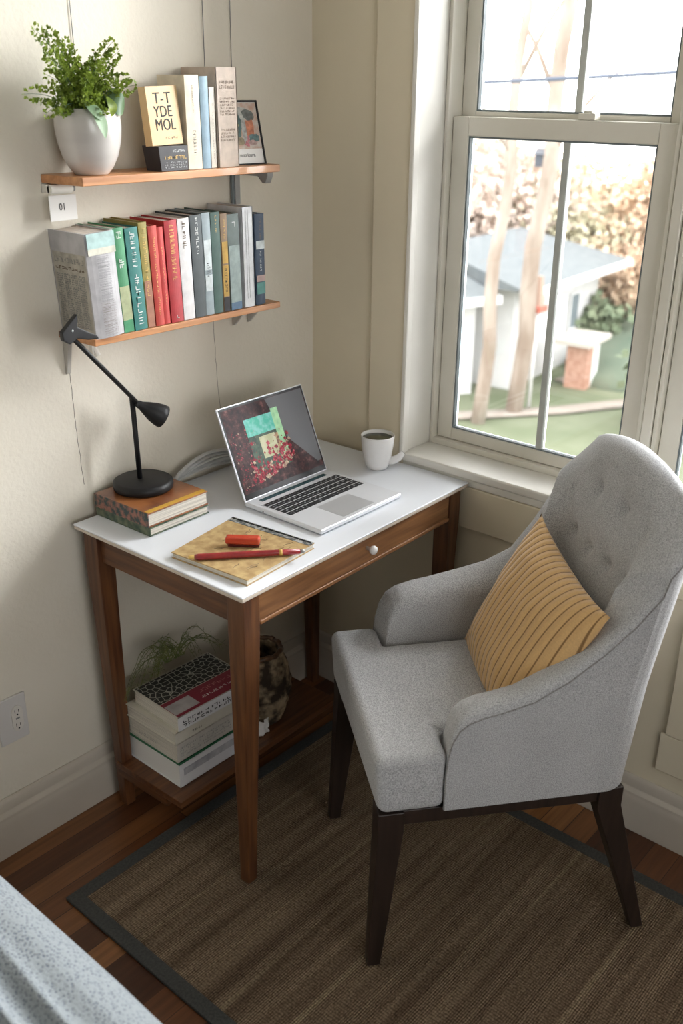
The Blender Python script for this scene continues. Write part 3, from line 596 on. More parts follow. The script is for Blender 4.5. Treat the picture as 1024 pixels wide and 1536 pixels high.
def broad(base, tip, wid, mt, bend=.01):
    m = MB(); b_,t_ = Vector(base),Vector(tip); ax = (t_-b_); sd = ax.cross(Vector((0,-1,.25))).normalized(); P=[]
    for i in range(13):
        u = i/12; c = b_+ax*u+Vector((0,-1,0))*bend*math.sin(PI*u); w = wid*math.sin(PI*min(1,u*.96+.04))**.8
        P.append([c+sd*w*v+Vector((0,-1,0))*(.12*abs(v))*w for v in (-1,-.5,0,.5,1)])
    m.grid(P, mt); m.build('broad_leaf', pot, fixn=False)
broad((-.030,-.045,.135),(-.018,-.078,.068),.012,M['leaf_pale'],.012)
broad((-.04,-.05,.132),(-.022,-.076,.10),.011,M['leaf_pale'],.008)
broad((.020,-.038,.135),(.058,-.040,.118),.022,M['fern_dark'],.012)
broad((.022,-.028,.140),(.060,-.02,.125),.022,M['fern_dark'],.01)
broad((.005,-.06,.14),(.008,-.066,.105),.010,M['fern'],.01)
# ------------------------------------------------------------------ desk lamp + books under
def lying_book(name, label, loc, rz, w, d, h, cm, side, grp, pm=None, extra=None, spine='x0'):
    t = thing(name, label, 'book', loc, rz, grp); ct = .0025
    m = MB(); m.box((0,0,0),(w,d,ct),cm); m.box((0,0,h-ct),(w,d,h),cm)
    if spine == 'x0': m.box((-.0005,0,.0),(ct,d,h),side)
    else: m.box((0,0,0),(w,ct,h),side)
    cv = m.build('cover', t, bevel=.0008)
    m = MB(); g = .003
    if spine == 'x0': m.box((ct+.0001,g,ct+.0001),(w-g,d-g,h-ct-.0001),pm or M['pages'])
    else: m.box((g,ct+.0001,ct+.0001),(w-g,d-g,h-ct-.0001),pm or M['pages'])
    m.build('pages', t)
    if extra: extra(cv)
    return t
    return t
ms = mat('dark_mosaic_cover',(.02,.05,.05),(.28,.12,.09),scale=75,rough=.35,lo=.42,hi=.6)
brc = mat('rust_brown_cover',(.16,.045,.015),(.34,.13,.045),scale=14,rough=.28,coat=.3)
grc = mat('dark_green_cover',(.02,.055,.035),(.14,.16,.10),scale=60,rough=.4)
ZB = DT+.0006
lying_book('art_book','dark green paperback at the bottom of the pile under the desk lamp',(1.170,1.548,ZB),DR,.172,.185,.020,grc,grc,'books under the desk lamp')
def brx(cv):
    m = MB(); m.box((.004,.002,.0325),(.172,.016,.0330),mat('yellow_strip',(.55,.30,.03),(.62,.36,.05),scale=60,rough=.4)); m.build('cover_stripe',cv)
lying_book('art_book','thick book with rust brown cover and mosaic spine directly under desk lamp',(1.168,1.550,ZB+.0206),DR,.174,.182,.0325,brc,ms,'books under the desk lamp',extra=brx)
LZ = ZB+.0206+.0325+.0005
lampo = thing('desk_lamp','black metal desk lamp with round base and angled arm, on two books','lamp',(1.256,1.674,LZ))
m = MB(); m.lathe([(0,0),(.060,0),(.066,.003),(.0675,.010),(.066,.019),(.060,.0225),(0,.0225)],M['black'],64,cap=False); m.build('base',lampo,smooth=True)
bz = .0226
m = MB(); m.tube([(-.002,.008,bz),(-.004,.012,.212)],.0058,M['black'],14); m.build('pole',lampo)
J = Vector((.004,.004,.196)); E_ = Vector((1.066-1.261,1.603-1.672,1.205-LZ))
m = MB(); m.tube([J+Vector((-.002,0,.004)),E_],.0048,M['black'],12); m.build('arm',lampo)
hd = (Vector((1.322,1.650,.968))-Vector((1.265,1.676,LZ+.196))).normalized()
q = hd.to_track_quat('Z','Y').to_matrix()
m = MB(); m.lathe([(0,-.006),(.006,-.004),(.0085,.002),(.009,.008),(.015,.022),(.022,.040),(.0255,.056),(.0262,.066),(.0245,.066),(.022,.05),(.0,.03)],M['black'],40,J,cap=False,R=q); m.build('lamp_head',lampo,smooth=True)
m = MB(); m.tube([J-Vector((0,.007,0)),J+Vector((0,.007,0))],.0065,M['black'],14); m.build('joint',lampo)
m = MB(); # forked end plate
pl = [(-.028,-.012),(-.030,.006),(.012,.040),(.010,.012),(.058,-.014),(.062,-.022),(.035,-.020),(.006,-.012),(-.012,-.022)]
m.prism([(a*.9,b_*.9) for a,b_ in pl],'y',-.007,.005,M['black']); m.build('end_plate',lampo,bevel=.002,loc=E_+Vector((.004,.0,.006)))
m = MB(); m.lathe([(0,0),(.0022,0),(.0018,.001),(0,.001)],M['silver'],10,E_+Vector((.0,-.007,.012)),cap=False,R=Matrix.Rotation(PI/2,3,'X')); m.build('rivet',lampo)
# grey cables behind laptop
cm = mat('grey_cable',(.42,.43,.43),(.55,.56,.56),scale=30,rough=.5)
t = thing('cable_bundle','loose bundle of flat grey cables by the wall behind laptop','cable',(1.46,1.728,DT))
for i in range(6):
    r_ = random.Random(i); a = (-.10+.012*r_.random(), .0-.012*i*.4, .004+.004*i); pts = [a]
    for k in range(1,10):
        u = k/9; pts.append((-.10+.27*u, -.004*i*.6+.006*math.sin(u*5+i), .005+ (.018+.006*i)*math.sin(PI*min(1,u*.95+.02))**.8+.002*i))
    m = MB(); m.tube(pts,.0052 if i%2 else .0068,cm if i%3 else mat('pale_cable',(.62,.62,.6),rough=.5),8,flat=(0,-.4,1)); m.build('cable',t)
# ------------------------------------------------------------------ laptop
lap = thing('laptop','open silver laptop with dark flower picture on screen, on the white desk','laptop',(1.420,1.281,DT+.001),.012)
LW, LD, LT = .285, .236, .0125
m = MB(); m.box((0,0,.001),(LW,LD,LT),M['alu']); base = m.build('base',lap,bevel=.004,seg=3)
m = MB(); m.box((.012,.108,LT+.0001),(LW-.012,.200,LT+.0005),M['alu']); kb = m.build('keyboard',lap,bevel=.0)
km = MB(); km.box((-.5,-.5,0),(.5,.5,1),M['key']); kproto = None
rk = random.Random(2)
rows = [(.183,.0165,[1]*14),(.165,.0165,[1]*13+[1.5]),(.147,.0165,[1.5]+[1]*13),(.129,.0165,[1.8]+[1]*11+[1.8]),(.111,.0165,[1,1,1.3,5,1.3,1,1,1,1])]
for (yy,hh,ws) in rows:
    tot = sum(ws); W_ = LW-.028; x = .014
    for w_ in ws:
        kw = W_*w_/tot
        m = MB(); m.box((x+.0011,yy-hh/2+.0010,LT+.0005),(x+kw-.0011,yy+hh/2-.0010,LT+.0014),M['key'])
        cx_ = x+kw/2; ln = .0022 if w_ < 1.4 else .004
        m.box((cx_-ln,yy-.0006,LT+.0014),(cx_+ln,yy+.0004,LT+.0015),M['keymark'])
        if rk.random() < .6: m.box((cx_-.0006,yy-.003,LT+.0014),(cx_+.0003,yy+.003,LT+.0015),M['keymark'])
        m.build('key',kb); x += kw
m = MB(); m.box((.030,.206,LT+.0001),(LW-.030,.219,LT+.0006),mat('touch_bar_glass',(.03,.07,.08),(.06,.11,.12),scale=40,rough=.15)); m.build('touch_bar',lap)
m = MB(); m.box((.088,.012,LT+.0001),(.197,.092,LT+.0003),mat('trackpad_grey',(.60,.62,.66),rough=.3,metal=.5)); m.build('trackpad',lap)
m = MB(); m.lathe([(0,0),(.0018,0),(.0018,.0006),(0,.0006)],M['ink'],12,(-.0002,.175,.006),cap=False,R=Matrix.Rotation(-PI/2,3,'Y')); m.build('port',lap)
# lid: hinge at rear, tilted back
lid_h = .222; th_ = math.radians(23)
lid = bpy.data.objects.new('lid', None); 
m = MB(); m.box((0,0,0),(LW,.005,lid_h),M['alu']); lid = m.build('lid',lap,bevel=.002,loc=(0,LD-.004,LT-.001),rot=(-th_,0,0))
m = MB(); m.box((.0035,-.0008,.003),(LW-.0035,-.0002,lid_h-.003),mat('screen_black_glass',(.012,.011,.012),rough=.2,spec=.12)); bz_ = m.build('bezel',lid)
def scr():
    m_, nt, b = _nt('screen_dark_picture'); N, L = nt.nodes.new, nt.links.new
    tc = N('ShaderNodeTexCoord'); n = N('ShaderNodeTexNoise'); n.inputs['Scale'].default_value = 60; n.inputs['Detail'].default_value = 8; n.inputs['Roughness'].default_value = .7
    r = N('ShaderNodeValToRGB'); e = r.color_ramp.elements; e[0].position = .42; e[0].color = (.016,.009,.010,1); e[1].position = .75; e[1].color = (.22,.10,.09,1); x = e.new(.56); x.color = (.045,.018,.018,1)
    L(tc.outputs['Object'], n.inputs[0]); L(n.outputs['Fac'], r.inputs[0]); L(r.outputs[0], b.inputs['Base Color']); L(r.outputs[0], b.inputs['Emission Color']); b.inputs['Emission Strength'].default_value = .35; b.inputs['Roughness'].default_value = .25; b.inputs['Specular IOR Level'].default_value = .06
    return m_
m = MB(); m.box((.008,-.0012,.016),(LW-.008,-.0008,lid_h-.008),scr()); sc = m.build('screen',lid)
def sm(n, c, c2=None, s=90, e=.35):
    mm = mat('screen_'+n, c, c2, scale=s, rough=.25, spec=.06, lo=.4, hi=.6); b = mm.node_tree.nodes['Principled BSDF']
    if c2: mm.node_tree.links.new(b.inputs['Base Color'].links[0].from_socket, b.inputs['Emission Color'])
    else: b.inputs['Emission Color'].default_value = rgb(c)
    b.inputs['Emission Strength'].default_value = e; return mm
m = MB(); S = lambda x0,z0,x1,z1,mt,y=-.0014: m.quad([(x0,y,z0),(x1,y,z0),(x1,y,z1),(x0,y,z1)],mt)
S(.066,.050,.180,.178,sm('frame_dark',(.03,.05,.04),(.06,.09,.06)),-.0013)
S(.066,.138,.158,.180,sm('teal',(.06,.33,.24),(.16,.42,.38),70)); S(.158,.070,.181,.188,sm('mint',(.22,.42,.24),(.32,.52,.30),60)); S(.098,.080,.150,.132,sm('cream',(.34,.34,.20),(.42,.42,.28),50)); S(.150,.07,.160,.130,sm('tan',(.38,.25,.14),(.1,.05,.04),140),-.0015)
m.face(m.verts([(.150,-.00125,lid_h-.009),(.186,-.00125,.110),(.262,-.00125,.030),(LW-.009,-.00125,.030),(LW-.009,-.00125,lid_h-.009)]),m.mi(sm('grey_reflection',(.085,.085,.088),None,1,.5)))  # reflection on the screen painted as a grey glowing patch
rr_ = random.Random(8); cols = [sm('crimson',(.26,.015,.03),(.10,.01,.015),200),sm('rose',(.40,.07,.09),(.15,.02,.03),200),sm('petal_cream',(.42,.32,.22),(.2,.1,.08),200)]
def flower(cx,cz,r,mt,y): m.face(m.verts([(cx+r*(1+.3*math.sin(k*5))*math.cos(2*PI*k/9),y,cz+r*(1+.3*math.cos(k*3))*math.sin(2*PI*k/9)) for k in range(9)]),m.mi(mt))
for k in range(230):
    u = rr_.random(); cx_ = .048+.145*u; cz_ = .030+abs(rr_.gauss(0,.030))+.030*(u**1.5); flower(cx_,min(cz_,.135),rr_.uniform(.0015,.0055),cols[rr_.choice([0,0,0,1,1,2])],-.0016-.00001*k/3)
for k in range(120): flower(rr_.uniform(.012,.09),rr_.uniform(.025,.165),rr_.uniform(.0006,.0022),cols[rr_.choice([0,1,2])],-.0014)
m.build('displayed_picture',sc,fixn=False)
# ------------------------------------------------------------------ notebook, pen, sharpener
kr = mat('cork_brown_cover',(.36,.23,.095),(.52,.37,.17),scale=55,rough=.7,bump=.2,bscale=160)
nb = thing('notebook','kraft brown notebook with dark spiral-like spine edge, lying on desk front','notebook',(1.152,1.232,DT+.0006),math.radians(1.5))
def NB():
    P0 = [(0,.0),(.212,.012),(.196,.236),(-.012,.205)]
    m = MB(); m.prism(P0,'z',.011,.0135,kr); m.prism(P0,'z',0,.0015,kr); cv = m.build('cover',nb,bevel=.0006)
    m = MB(); m.prism([(.002,.002),(.209,.014),(.193,.233),(-.009,.203)],'z',.0016,.0109,M['pages']); m.build('pages',nb)
    m = MB(); m.prism([(.194,.010),(.212,.012),(.196,.236),(.176,.233)],'z',.0136,.0142,mat('binding_grey',(.09,.1,.1),(.4,.4,.38),scale=90,rough=.6,lo=.45,hi=.55)); 
    m.tube([(.206,.016,.0150),(.190,.232,.0150)],.0014,M['ink'],6); m.build('spine_strip',nb)
    m = MB(); r_ = random.Random(4)
    for k in range(26):
        x = r_.uniform(.01,.16); y = r_.uniform(.02,.18); a = r_.uniform(-.6,.6)
        p = [(x+.008*i*math.cos(a), y+.008*i*math.sin(a)+.002*math.sin(i*2), .01375) for i in range(4)]
        m.tube(p,.00035,M['inkbrown'],4)
    m.build('cover_scrawl',cv,fixn=False)
NB()
red = mat('red_enamel',(.24,.018,.022),(.34,.03,.03),scale=60,rough=.32,coat=.3)
pen = thing('ballpoint_pen','dark red pen lying across the brown notebook','pen',(1.128,1.362,DT+.0216),(0,0,0))
A = Vector((.004,.018,0)); B_ = Vector((.182,-.135,0)); ax = B_-A; qd = ax.to_track_quat('Z','Y').to_matrix(); Ln = ax.length
m = MB(); m.lathe([(0,.012),(.0048,.012),(.0066,.020),(.0068,.09),(.0062,.17),(.0058,Ln-.010),(0,Ln-.008)],red,24,A,cap=False,R=qd); m.build('barrel',pen,smooth=True)
m = MB(); m.lathe([(.0,0),(.0034,.0),(.0040,.005),(.0044,.0125),(0,.0128)],M['gold'],20,A,cap=False,R=qd); m.build('tip',pen,smooth=True)
m = MB(); m.lathe([(0,Ln-.0095),(.0042,Ln-.0095),(.0042,Ln-.001),(0,Ln)],M['steel'],20,A,cap=False,R=qd); m.lathe([(.0069,Ln-.052),(.0069,Ln-.046)],M['gold'],20,A,cap=True,R=qd); m.build('clip_ring',pen,smooth=True)
rb = thing('stapler','small bright red rounded stapler on the notebook above the pen','stapler',(1.254,1.350,DT+.0147),math.radians(-52))
m = MB(); m.box((-.036,-.011,.005),(.036,.011,.021),mat('orange_red_plastic',(.48,.045,.02),(.56,.07,.03),scale=30,rough=.3,coat=.3)); m.build('top_shell',rb,bevel=.005,seg=4)
m = MB(); m.box((-.030,-.009,0),(.035,.009,.0049),mat('dark_red_base',(.10,.012,.012),rough=.4)); m.build('base',rb,bevel=.001)
# ------------------------------------------------------------------ cup
cup = thing('coffee_cup','white cup of dark tea with a small spout-like handle, by the window','cup',(1.823,1.455,DT+.0005))
m = MB(); m.lathe([(0,0),(.023,0),(.028,.003),(.0315,.014),(.036,.034),(.0400,.060),(.0425,.086),(.0418,.0885),(.0402,.087),(.037,.06),(.030,.02),(0,.012)],M['ceramic'],56,cap=False); m.build('cup_body',cup,smooth=True)
m = MB(); m.lathe([(0,.080),(.0392,.0798)],M['tea'],40,cap=False); m.build('tea',cup)
m = MB(); hv = Vector((.045,-.052,0)).normalized(); m.tube([hv*.024+Vector((0,0,.020)),hv*.042+Vector((0,0,.020)),hv*.055+Vector((0,0,.027)),hv*.066+Vector((0,0,.040))],[.012,.0105,.0095,.006],M['ceramic'],16); m.build('handle',cup,smooth=True)
# ------------------------------------------------------------------ books on the low shelf
ZS = .1306
def stackbox(nm, lb, x0,y0,x1,y1,z0,z1,rz,cm,spm,top=None, pm=None, sp='y0', extra=None):
    return lying_book(nm,lb,(x0,y0,z0),rz,x1-x0,y1-y0,z1-z0,cm,spm,'books stacked on the desk low shelf',pm,extra,sp)
wh = cover_mat('white_cover',(.66,.66,.66),(.60,.60,.62),10); gc = cover_mat('grey_paper_cover',(.50,.47,.42),(.44,.42,.38),30); grn = cover_mat('green_cover',(.03,.16,.07)); crm = cover_mat('cream_cover',(.56,.53,.45),(.5,.47,.40),20)
def ex1(cv):
    m = MB(); m.box((.012,-.0003,.030),(.235,-.0001,.050),mat('grey_band',(.30,.30,.33),(.48,.48,.5),scale=30,rough=.5)); m.build('spine_band',cv)
stackbox('box_file','large white binder at the bottom of the low shelf pile',1.158,1.488,1.412,1.684,ZS,ZS+.066,.0,wh,wh,pm=M['paper'],extra=ex1)['category'] = 'binder'
def ex2(cv):
    m = MB(); stroke_quads(m,(.008,-.0003,.010),(1,0,0),(0,0,1),.16,.030,4,30,M['inkgrey'],rnd,.8,.2); stroke_quads(m,(-.0007,.14,.018),(0,-1,0),(0,0,1),.07,.012,2,12,M['inkgrey'],rnd,.8,.2)
    m.build('spine_title',cv,fixn=False)
z = ZS+.0665
stackbox('hardback_book','thin green-covered book just above white binder in low shelf pile',1.156,1.486,1.395,1.676,z,z+.0065,.01,grn,grn)
z += .007
stackbox('hardback_book','thick grey paper-covered book in the middle of low shelf pile',1.155,1.488,1.392,1.672,z,z+.052,.0,gc,gc,extra=ex2)
z += .0525
def ex3(cv):
    m = MB(); stroke_quads(m,(.05,-.0003,.010),(1,0,0),(0,0,1),.03,.010,1,5,M['ink'],rnd,1,.2); m.build('spine_title',cv,fixn=False)
stackbox('hardback_book','cream book second from the top of low shelf pile',1.150,1.486,1.392,1.668,z,z+.033,.0,crm,crm,extra=ex3)
z += .0335
hexm, nt, b = _nt('black_honeycomb_cover'); v = nt.nodes.new('ShaderNodeTexVoronoi'); v.feature = 'DISTANCE_TO_EDGE'; v.inputs['Scale'].default_value = 62; v.inputs['Randomness'].default_value = .7
r = nt.nodes.new('ShaderNodeValToRGB'); r.color_ramp.elements[0].position = .03; r.color_ramp.elements[1].position = .07; r.color_ramp.elements[0].color = (.42,.42,.36,1); r.color_ramp.elements[1].color = (.008,.008,.008,1)
tc = nt.nodes.new('ShaderNodeTexCoord'); nt.links.new(tc.outputs['Object'], v.inputs[0]); nt.links.new(v.outputs['Distance'], r.inputs[0]); nt.links.new(r.outputs[0], b.inputs['Base Color'])
def ex4(cv):
    hz = .0385
    m = MB(); m.box((.003,.072,hz+.0001),(.228,.168,hz+.0004),hexm); m.build('honeycomb_pattern',cv)
    m = MB(); m.box((.003,.003,hz+.0001),(.228,.070,hz+.0004),mat('maroon_panel',(.20,.012,.03),rough=.4)); m.box((.004,.012,hz+.0004),(.075,.056,hz+.0006),mat('grey_photo',(.40,.38,.38),(.3,.28,.28),scale=30,rough=.5))
    stroke_quads(m,(.09,.020,hz+.0006),(1,0,0),(0,1,0),.12,.012,1,14,M['paper'],rnd,1,.2); stroke_quads(m,(.10,.040,hz+.0006),(1,0,0),(0,1,0),.10,.018,1,7,col('rose_print',(.5,.2,.2)),rnd,1,.16); m.build('cover_panel',cv,fixn=False)
    m = MB(); stroke_quads(m,(.012,-.0004,.006),(1,0,0),(0,0,1),.16,.022,2,12,M['ink'],rnd,.95,.28); m.build('spine_title',cv,fixn=False)
stackbox('paperback_book','paperback with black honeycomb and maroon cover on top of low pile',1.160,1.484,1.391,1.655,z,z+.0385,-.03,crm,wh,extra=ex4)
ZT = z+.0385
t = thing('trailing_sprigs','wispy green sprigs drooping over the top of the low book pile','plant',(1.30,1.668,ZT+.0))
rg = random.Random(9)
for k in range(34):
    x = rg.uniform(-.02,.05); h_ = rg.uniform(.03,.085); dx = rg.choice([-1,-1,1])*rg.uniform(.05,.17); 
    m = MB(); pts = []
    for i in range(12):
        u = i/11; pts.append(Vector((x*(1-u)+dx*u, .022-.035*u*rg.uniform(.8,1)-.01, .004+h_*math.sin(PI*min(1,u*1.0))**.9*1.1 - .02*u*u*(1 if abs(dx)>.09 else 0)+(.0 if u<.98 else 0))))
    m.tube(pts,[.0012*(1-.7*i/11) for i in range(12)],M['drygrass'],4)
    for i in range(2,11):
        for sg in (-1,1): leaflet(m, pts[i], Vector((rg.uniform(-1,1),rg.uniform(-1,.3),rg.uniform(-.8,.6))), .013, M['drygrass'], rg, .12)
    m.build('sprig', t, fixn=False)
# ------------------------------------------------------------------ basket
bmx, nt, b = _nt('woven_seagrass'); N, L = nt.nodes.new, nt.links.new
tc = N('ShaderNodeTexCoord'); v = N('ShaderNodeTexVoronoi'); v.inputs['Scale'].default_value = 38; n = N('ShaderNodeTexNoise'); n.inputs['Scale'].default_value = 22; n.inputs['Detail'].default_value = 6
r = N('ShaderNodeValToRGB'); e = r.color_ramp.elements; e[0].position = .42; e[0].color = (.035,.022,.012,1); e[1].position = .62; e[1].color = (.46,.35,.22,1)
L(tc.outputs['Object'], v.inputs[0]); L(tc.outputs['Object'], n.inputs[0]); L(n.outputs['Fac'], r.inputs[0]); L(r.outputs[0], b.inputs['Base Color'])
bp = N('ShaderNodeBump'); bp.inputs['Strength'].default_value = 1; bp.inputs['Distance'].default_value = .006; L(v.outputs['Distance'], bp.inputs['Height']); bp.invert = True; L(bp.outputs[0], b.inputs['Normal']); b.inputs['Roughness'].default_value = .9
bk = thing('woven_basket','dark round woven basket on the low shelf beside the book pile','basket',(1.490,1.560,ZS))
def brad(z): 
    u = z/.20; return .056+.026*math.sin(PI*min(1,u*1.05)*.9)-.004*u
m = MB(); P = []
for i in range(46):
    z = .20*i/45; row = []
    for k in range(72):
        a = 2*PI*k/72; row.append(((brad(z)+.0035*abs(math.sin(z*150))*(1 if math.sin(a*18+ (int(z*150/PI)%2)*PI)>0 else .4)+.003*noise.noise(Vector((math.cos(a)*5,math.sin(a)*5,z*40))))*math.cos(a),0,z)); x,y,zz = row[-1]; rr2 = x/math.cos(a) if abs(math.cos(a))>1e-6 else brad(z); row[-1] = (rr2*math.cos(a), rr2*math.sin(a), z)
    P.append(row)
for i in range(30):
    z = .20-.19*i/29; P.append([((brad(z)-.007)*math.cos(2*PI*k/72),(brad(z)-.007)*math.sin(2*PI*k/72),z) for k in range(72)])
V_ = m.grid(P, bmx, closev=True, flip=True); m.face(V_[0], 0); m.face(V_[-1][::-1], 0); m.build('basket_body',bk)
m = MB(); rm = wood('basket_rim_brown',(.05,.022,.01),(.14,.07,.03),'z'); rr1 = brad(.20)-.003
m.tube([(rr1*math.cos(2*PI*k/48),rr1*math.sin(2*PI*k/48),.202+.002*math.sin(k)) for k in range(49)],[.0065+.0012*math.sin(k*2.1) for k in range(49)],rm,10); m.build('rim',bk)
m = MB(); m.tube([(-.058,-.03,.165),(-.078,-.035,.17),(-.080,-.036,.195),(-.066,-.03,.205),(-.055,-.026,.192)],.0055,rm,8); m.build('handle',bk,smooth=True)
t = thing('tissue','small crumpled white paper scrap against the basket on low shelf','paper',(1.432,1.496,ZS))
m = MB(); P = []
for i in range(8):
    P.append([((j-3.5)*.0055+.002*math.sin(i*2+j), -.006+.006*noise.noise(Vector((i*.7,j*.7,1)))+.004*math.sin(j*1.4), .001+i*.006+.003*math.sin(j)*(i>5)) for j in range(8)])
m.grid(P, M['paper']); o = m.build('paper_scrap',t,fixn=False); q_ = o.modifiers.new('s','SOLIDIFY'); q_.thickness = .001
# ------------------------------------------------------------------ armchair
CH = thing('armchair','grey upholstered armchair with button-tufted back and dark legs','chair',(1.289,1.083,RT),-.671)
HW, CD = .243, .512
def interp(T, x):
    if x <= T[0][0]: return T[0][1]
    for (a,b_),(c,d) in zip(T, T[1:]):
        if x <= c: return b_+(d-b_)*(x-a)/(c-a)
    return T[-1][1]
def smooth_path(P, n):
    L_ = [0]
    for a,b_ in zip(P,P[1:]): L_.append(L_[-1]+math.dist(a,b_))
    out = []
    for k in range(n):
        s = L_[-1]*k/(n-1); i = 0
        while i < len(L_)-2 and L_[i+1] < s: i += 1
        u = (s-L_[i])/(L_[i+1]-L_[i]); out.append(tuple(a+(b_-a)*u for a,b_ in zip(P[i],P[i+1])))
    return out
# outer / inner plan paths with top height, near half (mirrored for far); tuples: xo,yo,ho,xi,yi,hi
def arc(cx,cy,r,a0,a1,n): return [(cx+r*math.cos(math.radians(a0+(a1-a0)*k/n)), cy+r*math.sin(math.radians(a0+(a1-a0)*k/n))) for k in range(n+1)]
HT = [(.134,.478),(.137,.520),(.143,.552),(.155,.578),(.172,.592),(.20,.602),(.23,.608),(.29,.625),(.35,.664),(.41,.718),(.46,.775),(.50,.835)]
near = []
for x,h in HT: 
    xl = x-.045*max(0,(h-.6)/.3)*1.0      # column base sits further forward than its leaning top
    near.append((xl, -HW, h, .146+(xl-.134)*.74, -.168, h-.006-.05*max(0,min(1,(h-.6)/.12))))
near_c = []
n_c = 7
for k in range(1,n_c+1):
    u = k/n_c; a = math.radians(-90+90*u)
    xo = .455+.057*math.cos(a) ; yo = -HW+.045+.045*math.sin(a)
    xi = .385+.050*math.sin(u*PI/2); yi = -.168+.05*(1-math.cos(u*PI/2))
    near_c.append((xo, yo, .845+.118*u**.75, xi, yi, .800+.150*u))
backp = []
for k in range(1,14):
    y = -.198+.198*2*k/14; yi = -.118+.118*2*k/14
    hh = .963+.044*(1-abs(y/.205)**2.0)
    backp.append((CD, y, hh, .435, yi, hh-.008))
full = near+near_c+backp+[(a,-b_,c,d,-e_,f) for (a,b_,c,d,e_,f) in reversed(near_c)]+[(a-.034*max(0,1-(a-.134)/.17),-b_,c+.022*max(0,min(1,(.40-a)/.12))-.030*max(0,1-abs(a-.39)/.09),d-.034*max(0,1-(a-.134)/.17),-e_,f+.022*max(0,min(1,(.40-a)/.12))-.022*max(0,1-abs(a-.39)/.09)) for (a,b_,c,d,e_,f) in reversed(near)]
# densify
dense = []
for a_,b_ in zip(full, full[1:]):
    st = 4
    for k in range(st): dense.append(tuple(p+(q2-p)*k/st for p,q2 in zip(a_,b_)))
dense.append(full[-1])
ZB0 = .385
def lean_o(x,z): return .105*max(0,z-.39)*max(0,min(1,(x-.134)/.36))
def lean_i(x,z): return (.17*max(0,z-.45))*max(0,min(1,(x-.16)/.22))
buttons = [(-.175,.905),(-.068,.905),(.042,.905),(-.145,.79),(-.068,.79),(.01,.79),(.092,.79)]
def shell_cols():
    P = []
    for (xo,yo,ho,xi,yi,hi) in dense:
        c = []
        NO = 12
        for j in range(NO+1):
            z = ZB0+(ho-.012-ZB0)*j/NO
            c.append(Vector((xo+lean_o(xo,z), yo*(1+.20*max(0,z-.62))-.06*max(0,z-.62), z)))
        to = Vector((xo+lean_o(xo,ho), yo*(1+.20*max(0,ho-.632))-.06*max(0,ho-.632), ho-.012)); ti = Vector((xi+lean_i(xi,hi), yi*(1+.25*max(0,hi-.6))-.06*max(0,hi-.64), hi-.02))
        mid = (to+ti)/2; 
        for j in range(1,8):
            u = PI*j/8; p = mid + (to-mid)*math.cos(u); p.z += .024*math.sin(u)**.7 ; c.append(p)
        NI = 64
        for j in range(NI+1):
            z = hi-.02+(.47-hi+.02)*j/NI
            yy = yi*(1+.25*max(0,z-.6))-.06*max(0,z-.62); x = xi+lean_i(xi,z)
            # soft padded belly on the back and tufts
            wb = max(0,1-abs(yy)/.21)*max(0,min(1,(xi-.36)/.06))
            x -= .020*wb**.6*max(0,math.sin(PI*max(0,min(1,(z-.5)/max(.05,hi-.5)))))**.6
            for by,bz2 in buttons:
                d2 = (yy-by)**2+(z-bz2)**2
                if xi > .40: x += .015*math.exp(-d2/(2*.0095**2))+.012*math.exp(-d2/(2*.03**2))
            c.append(Vector((x,yy,z)))
        P.append(c)
    return P
P = shell_cols(); m = MB(); V_ = m.grid(P, M['chair'])
for colv,rev in ((V_[0],False),(V_[-1],True)):
    m.face(colv if rev else colv[::-1], 0)
o = m.build('backrest_shell', CH, smooth=True); 
for e_ in [1]:
    es = o.modifiers.new('es','EDGE_SPLIT'); es.split_angle = math.radians(62)
def surf_x(by,bz2):
    best = min((v for c in P[len(HT)*4-4:-(len(HT)*4-4)] for v in c[20:]), key=lambda v:(v.y-by)**2+(v.z-bz2)**2); return best
for by,bz2 in buttons:
    s_ = surf_x(by,bz2)
    m = MB(); m.lathe([(0,0),(.0052,.0005),(.006,.0025),(.0045,.0045),(0,.0055)],M['welt'],16,(s_.x+.003,by,bz2),cap=False,R=Matrix.Rotation(-PI/2-.25,3,'Y')); m.build('button', CH, smooth=True)
# welt piping along the outer top edge and arm fronts
wl = [Vector((.134,-HW-.0005,ZB0+.004)),Vector((.134,-HW-.0005,.43))]+[c[12]+Vector((0,0,-.002)) for c in P]+[Vector((.100,HW+.0005,.43)),Vector((.100,HW+.0005,ZB0+.004))]
m = MB(); m.tube(wl,.0017,M['welt'],8); prop(m.build('piping',CH,smooth=True),label='darker grey piping along the chair arm seam')
# seat cushion
ZC1 = .515
m = MB(); poly = [(0,-HW+.001),(.139,-HW+.001),(.139,-.160),(.43,-.160),(.43,.160),(.106,.160),(.106,HW-.001),(0,HW-.001)]
m.prism(poly,'z',ZB0+.002,ZC1,M['chair']); o = m.build('seat_cushion',CH,bevel=.020,seg=6)
for v in o.data.vertices:
    if v.co.x < .01 and v.co.z < .45: v.co.x += .008
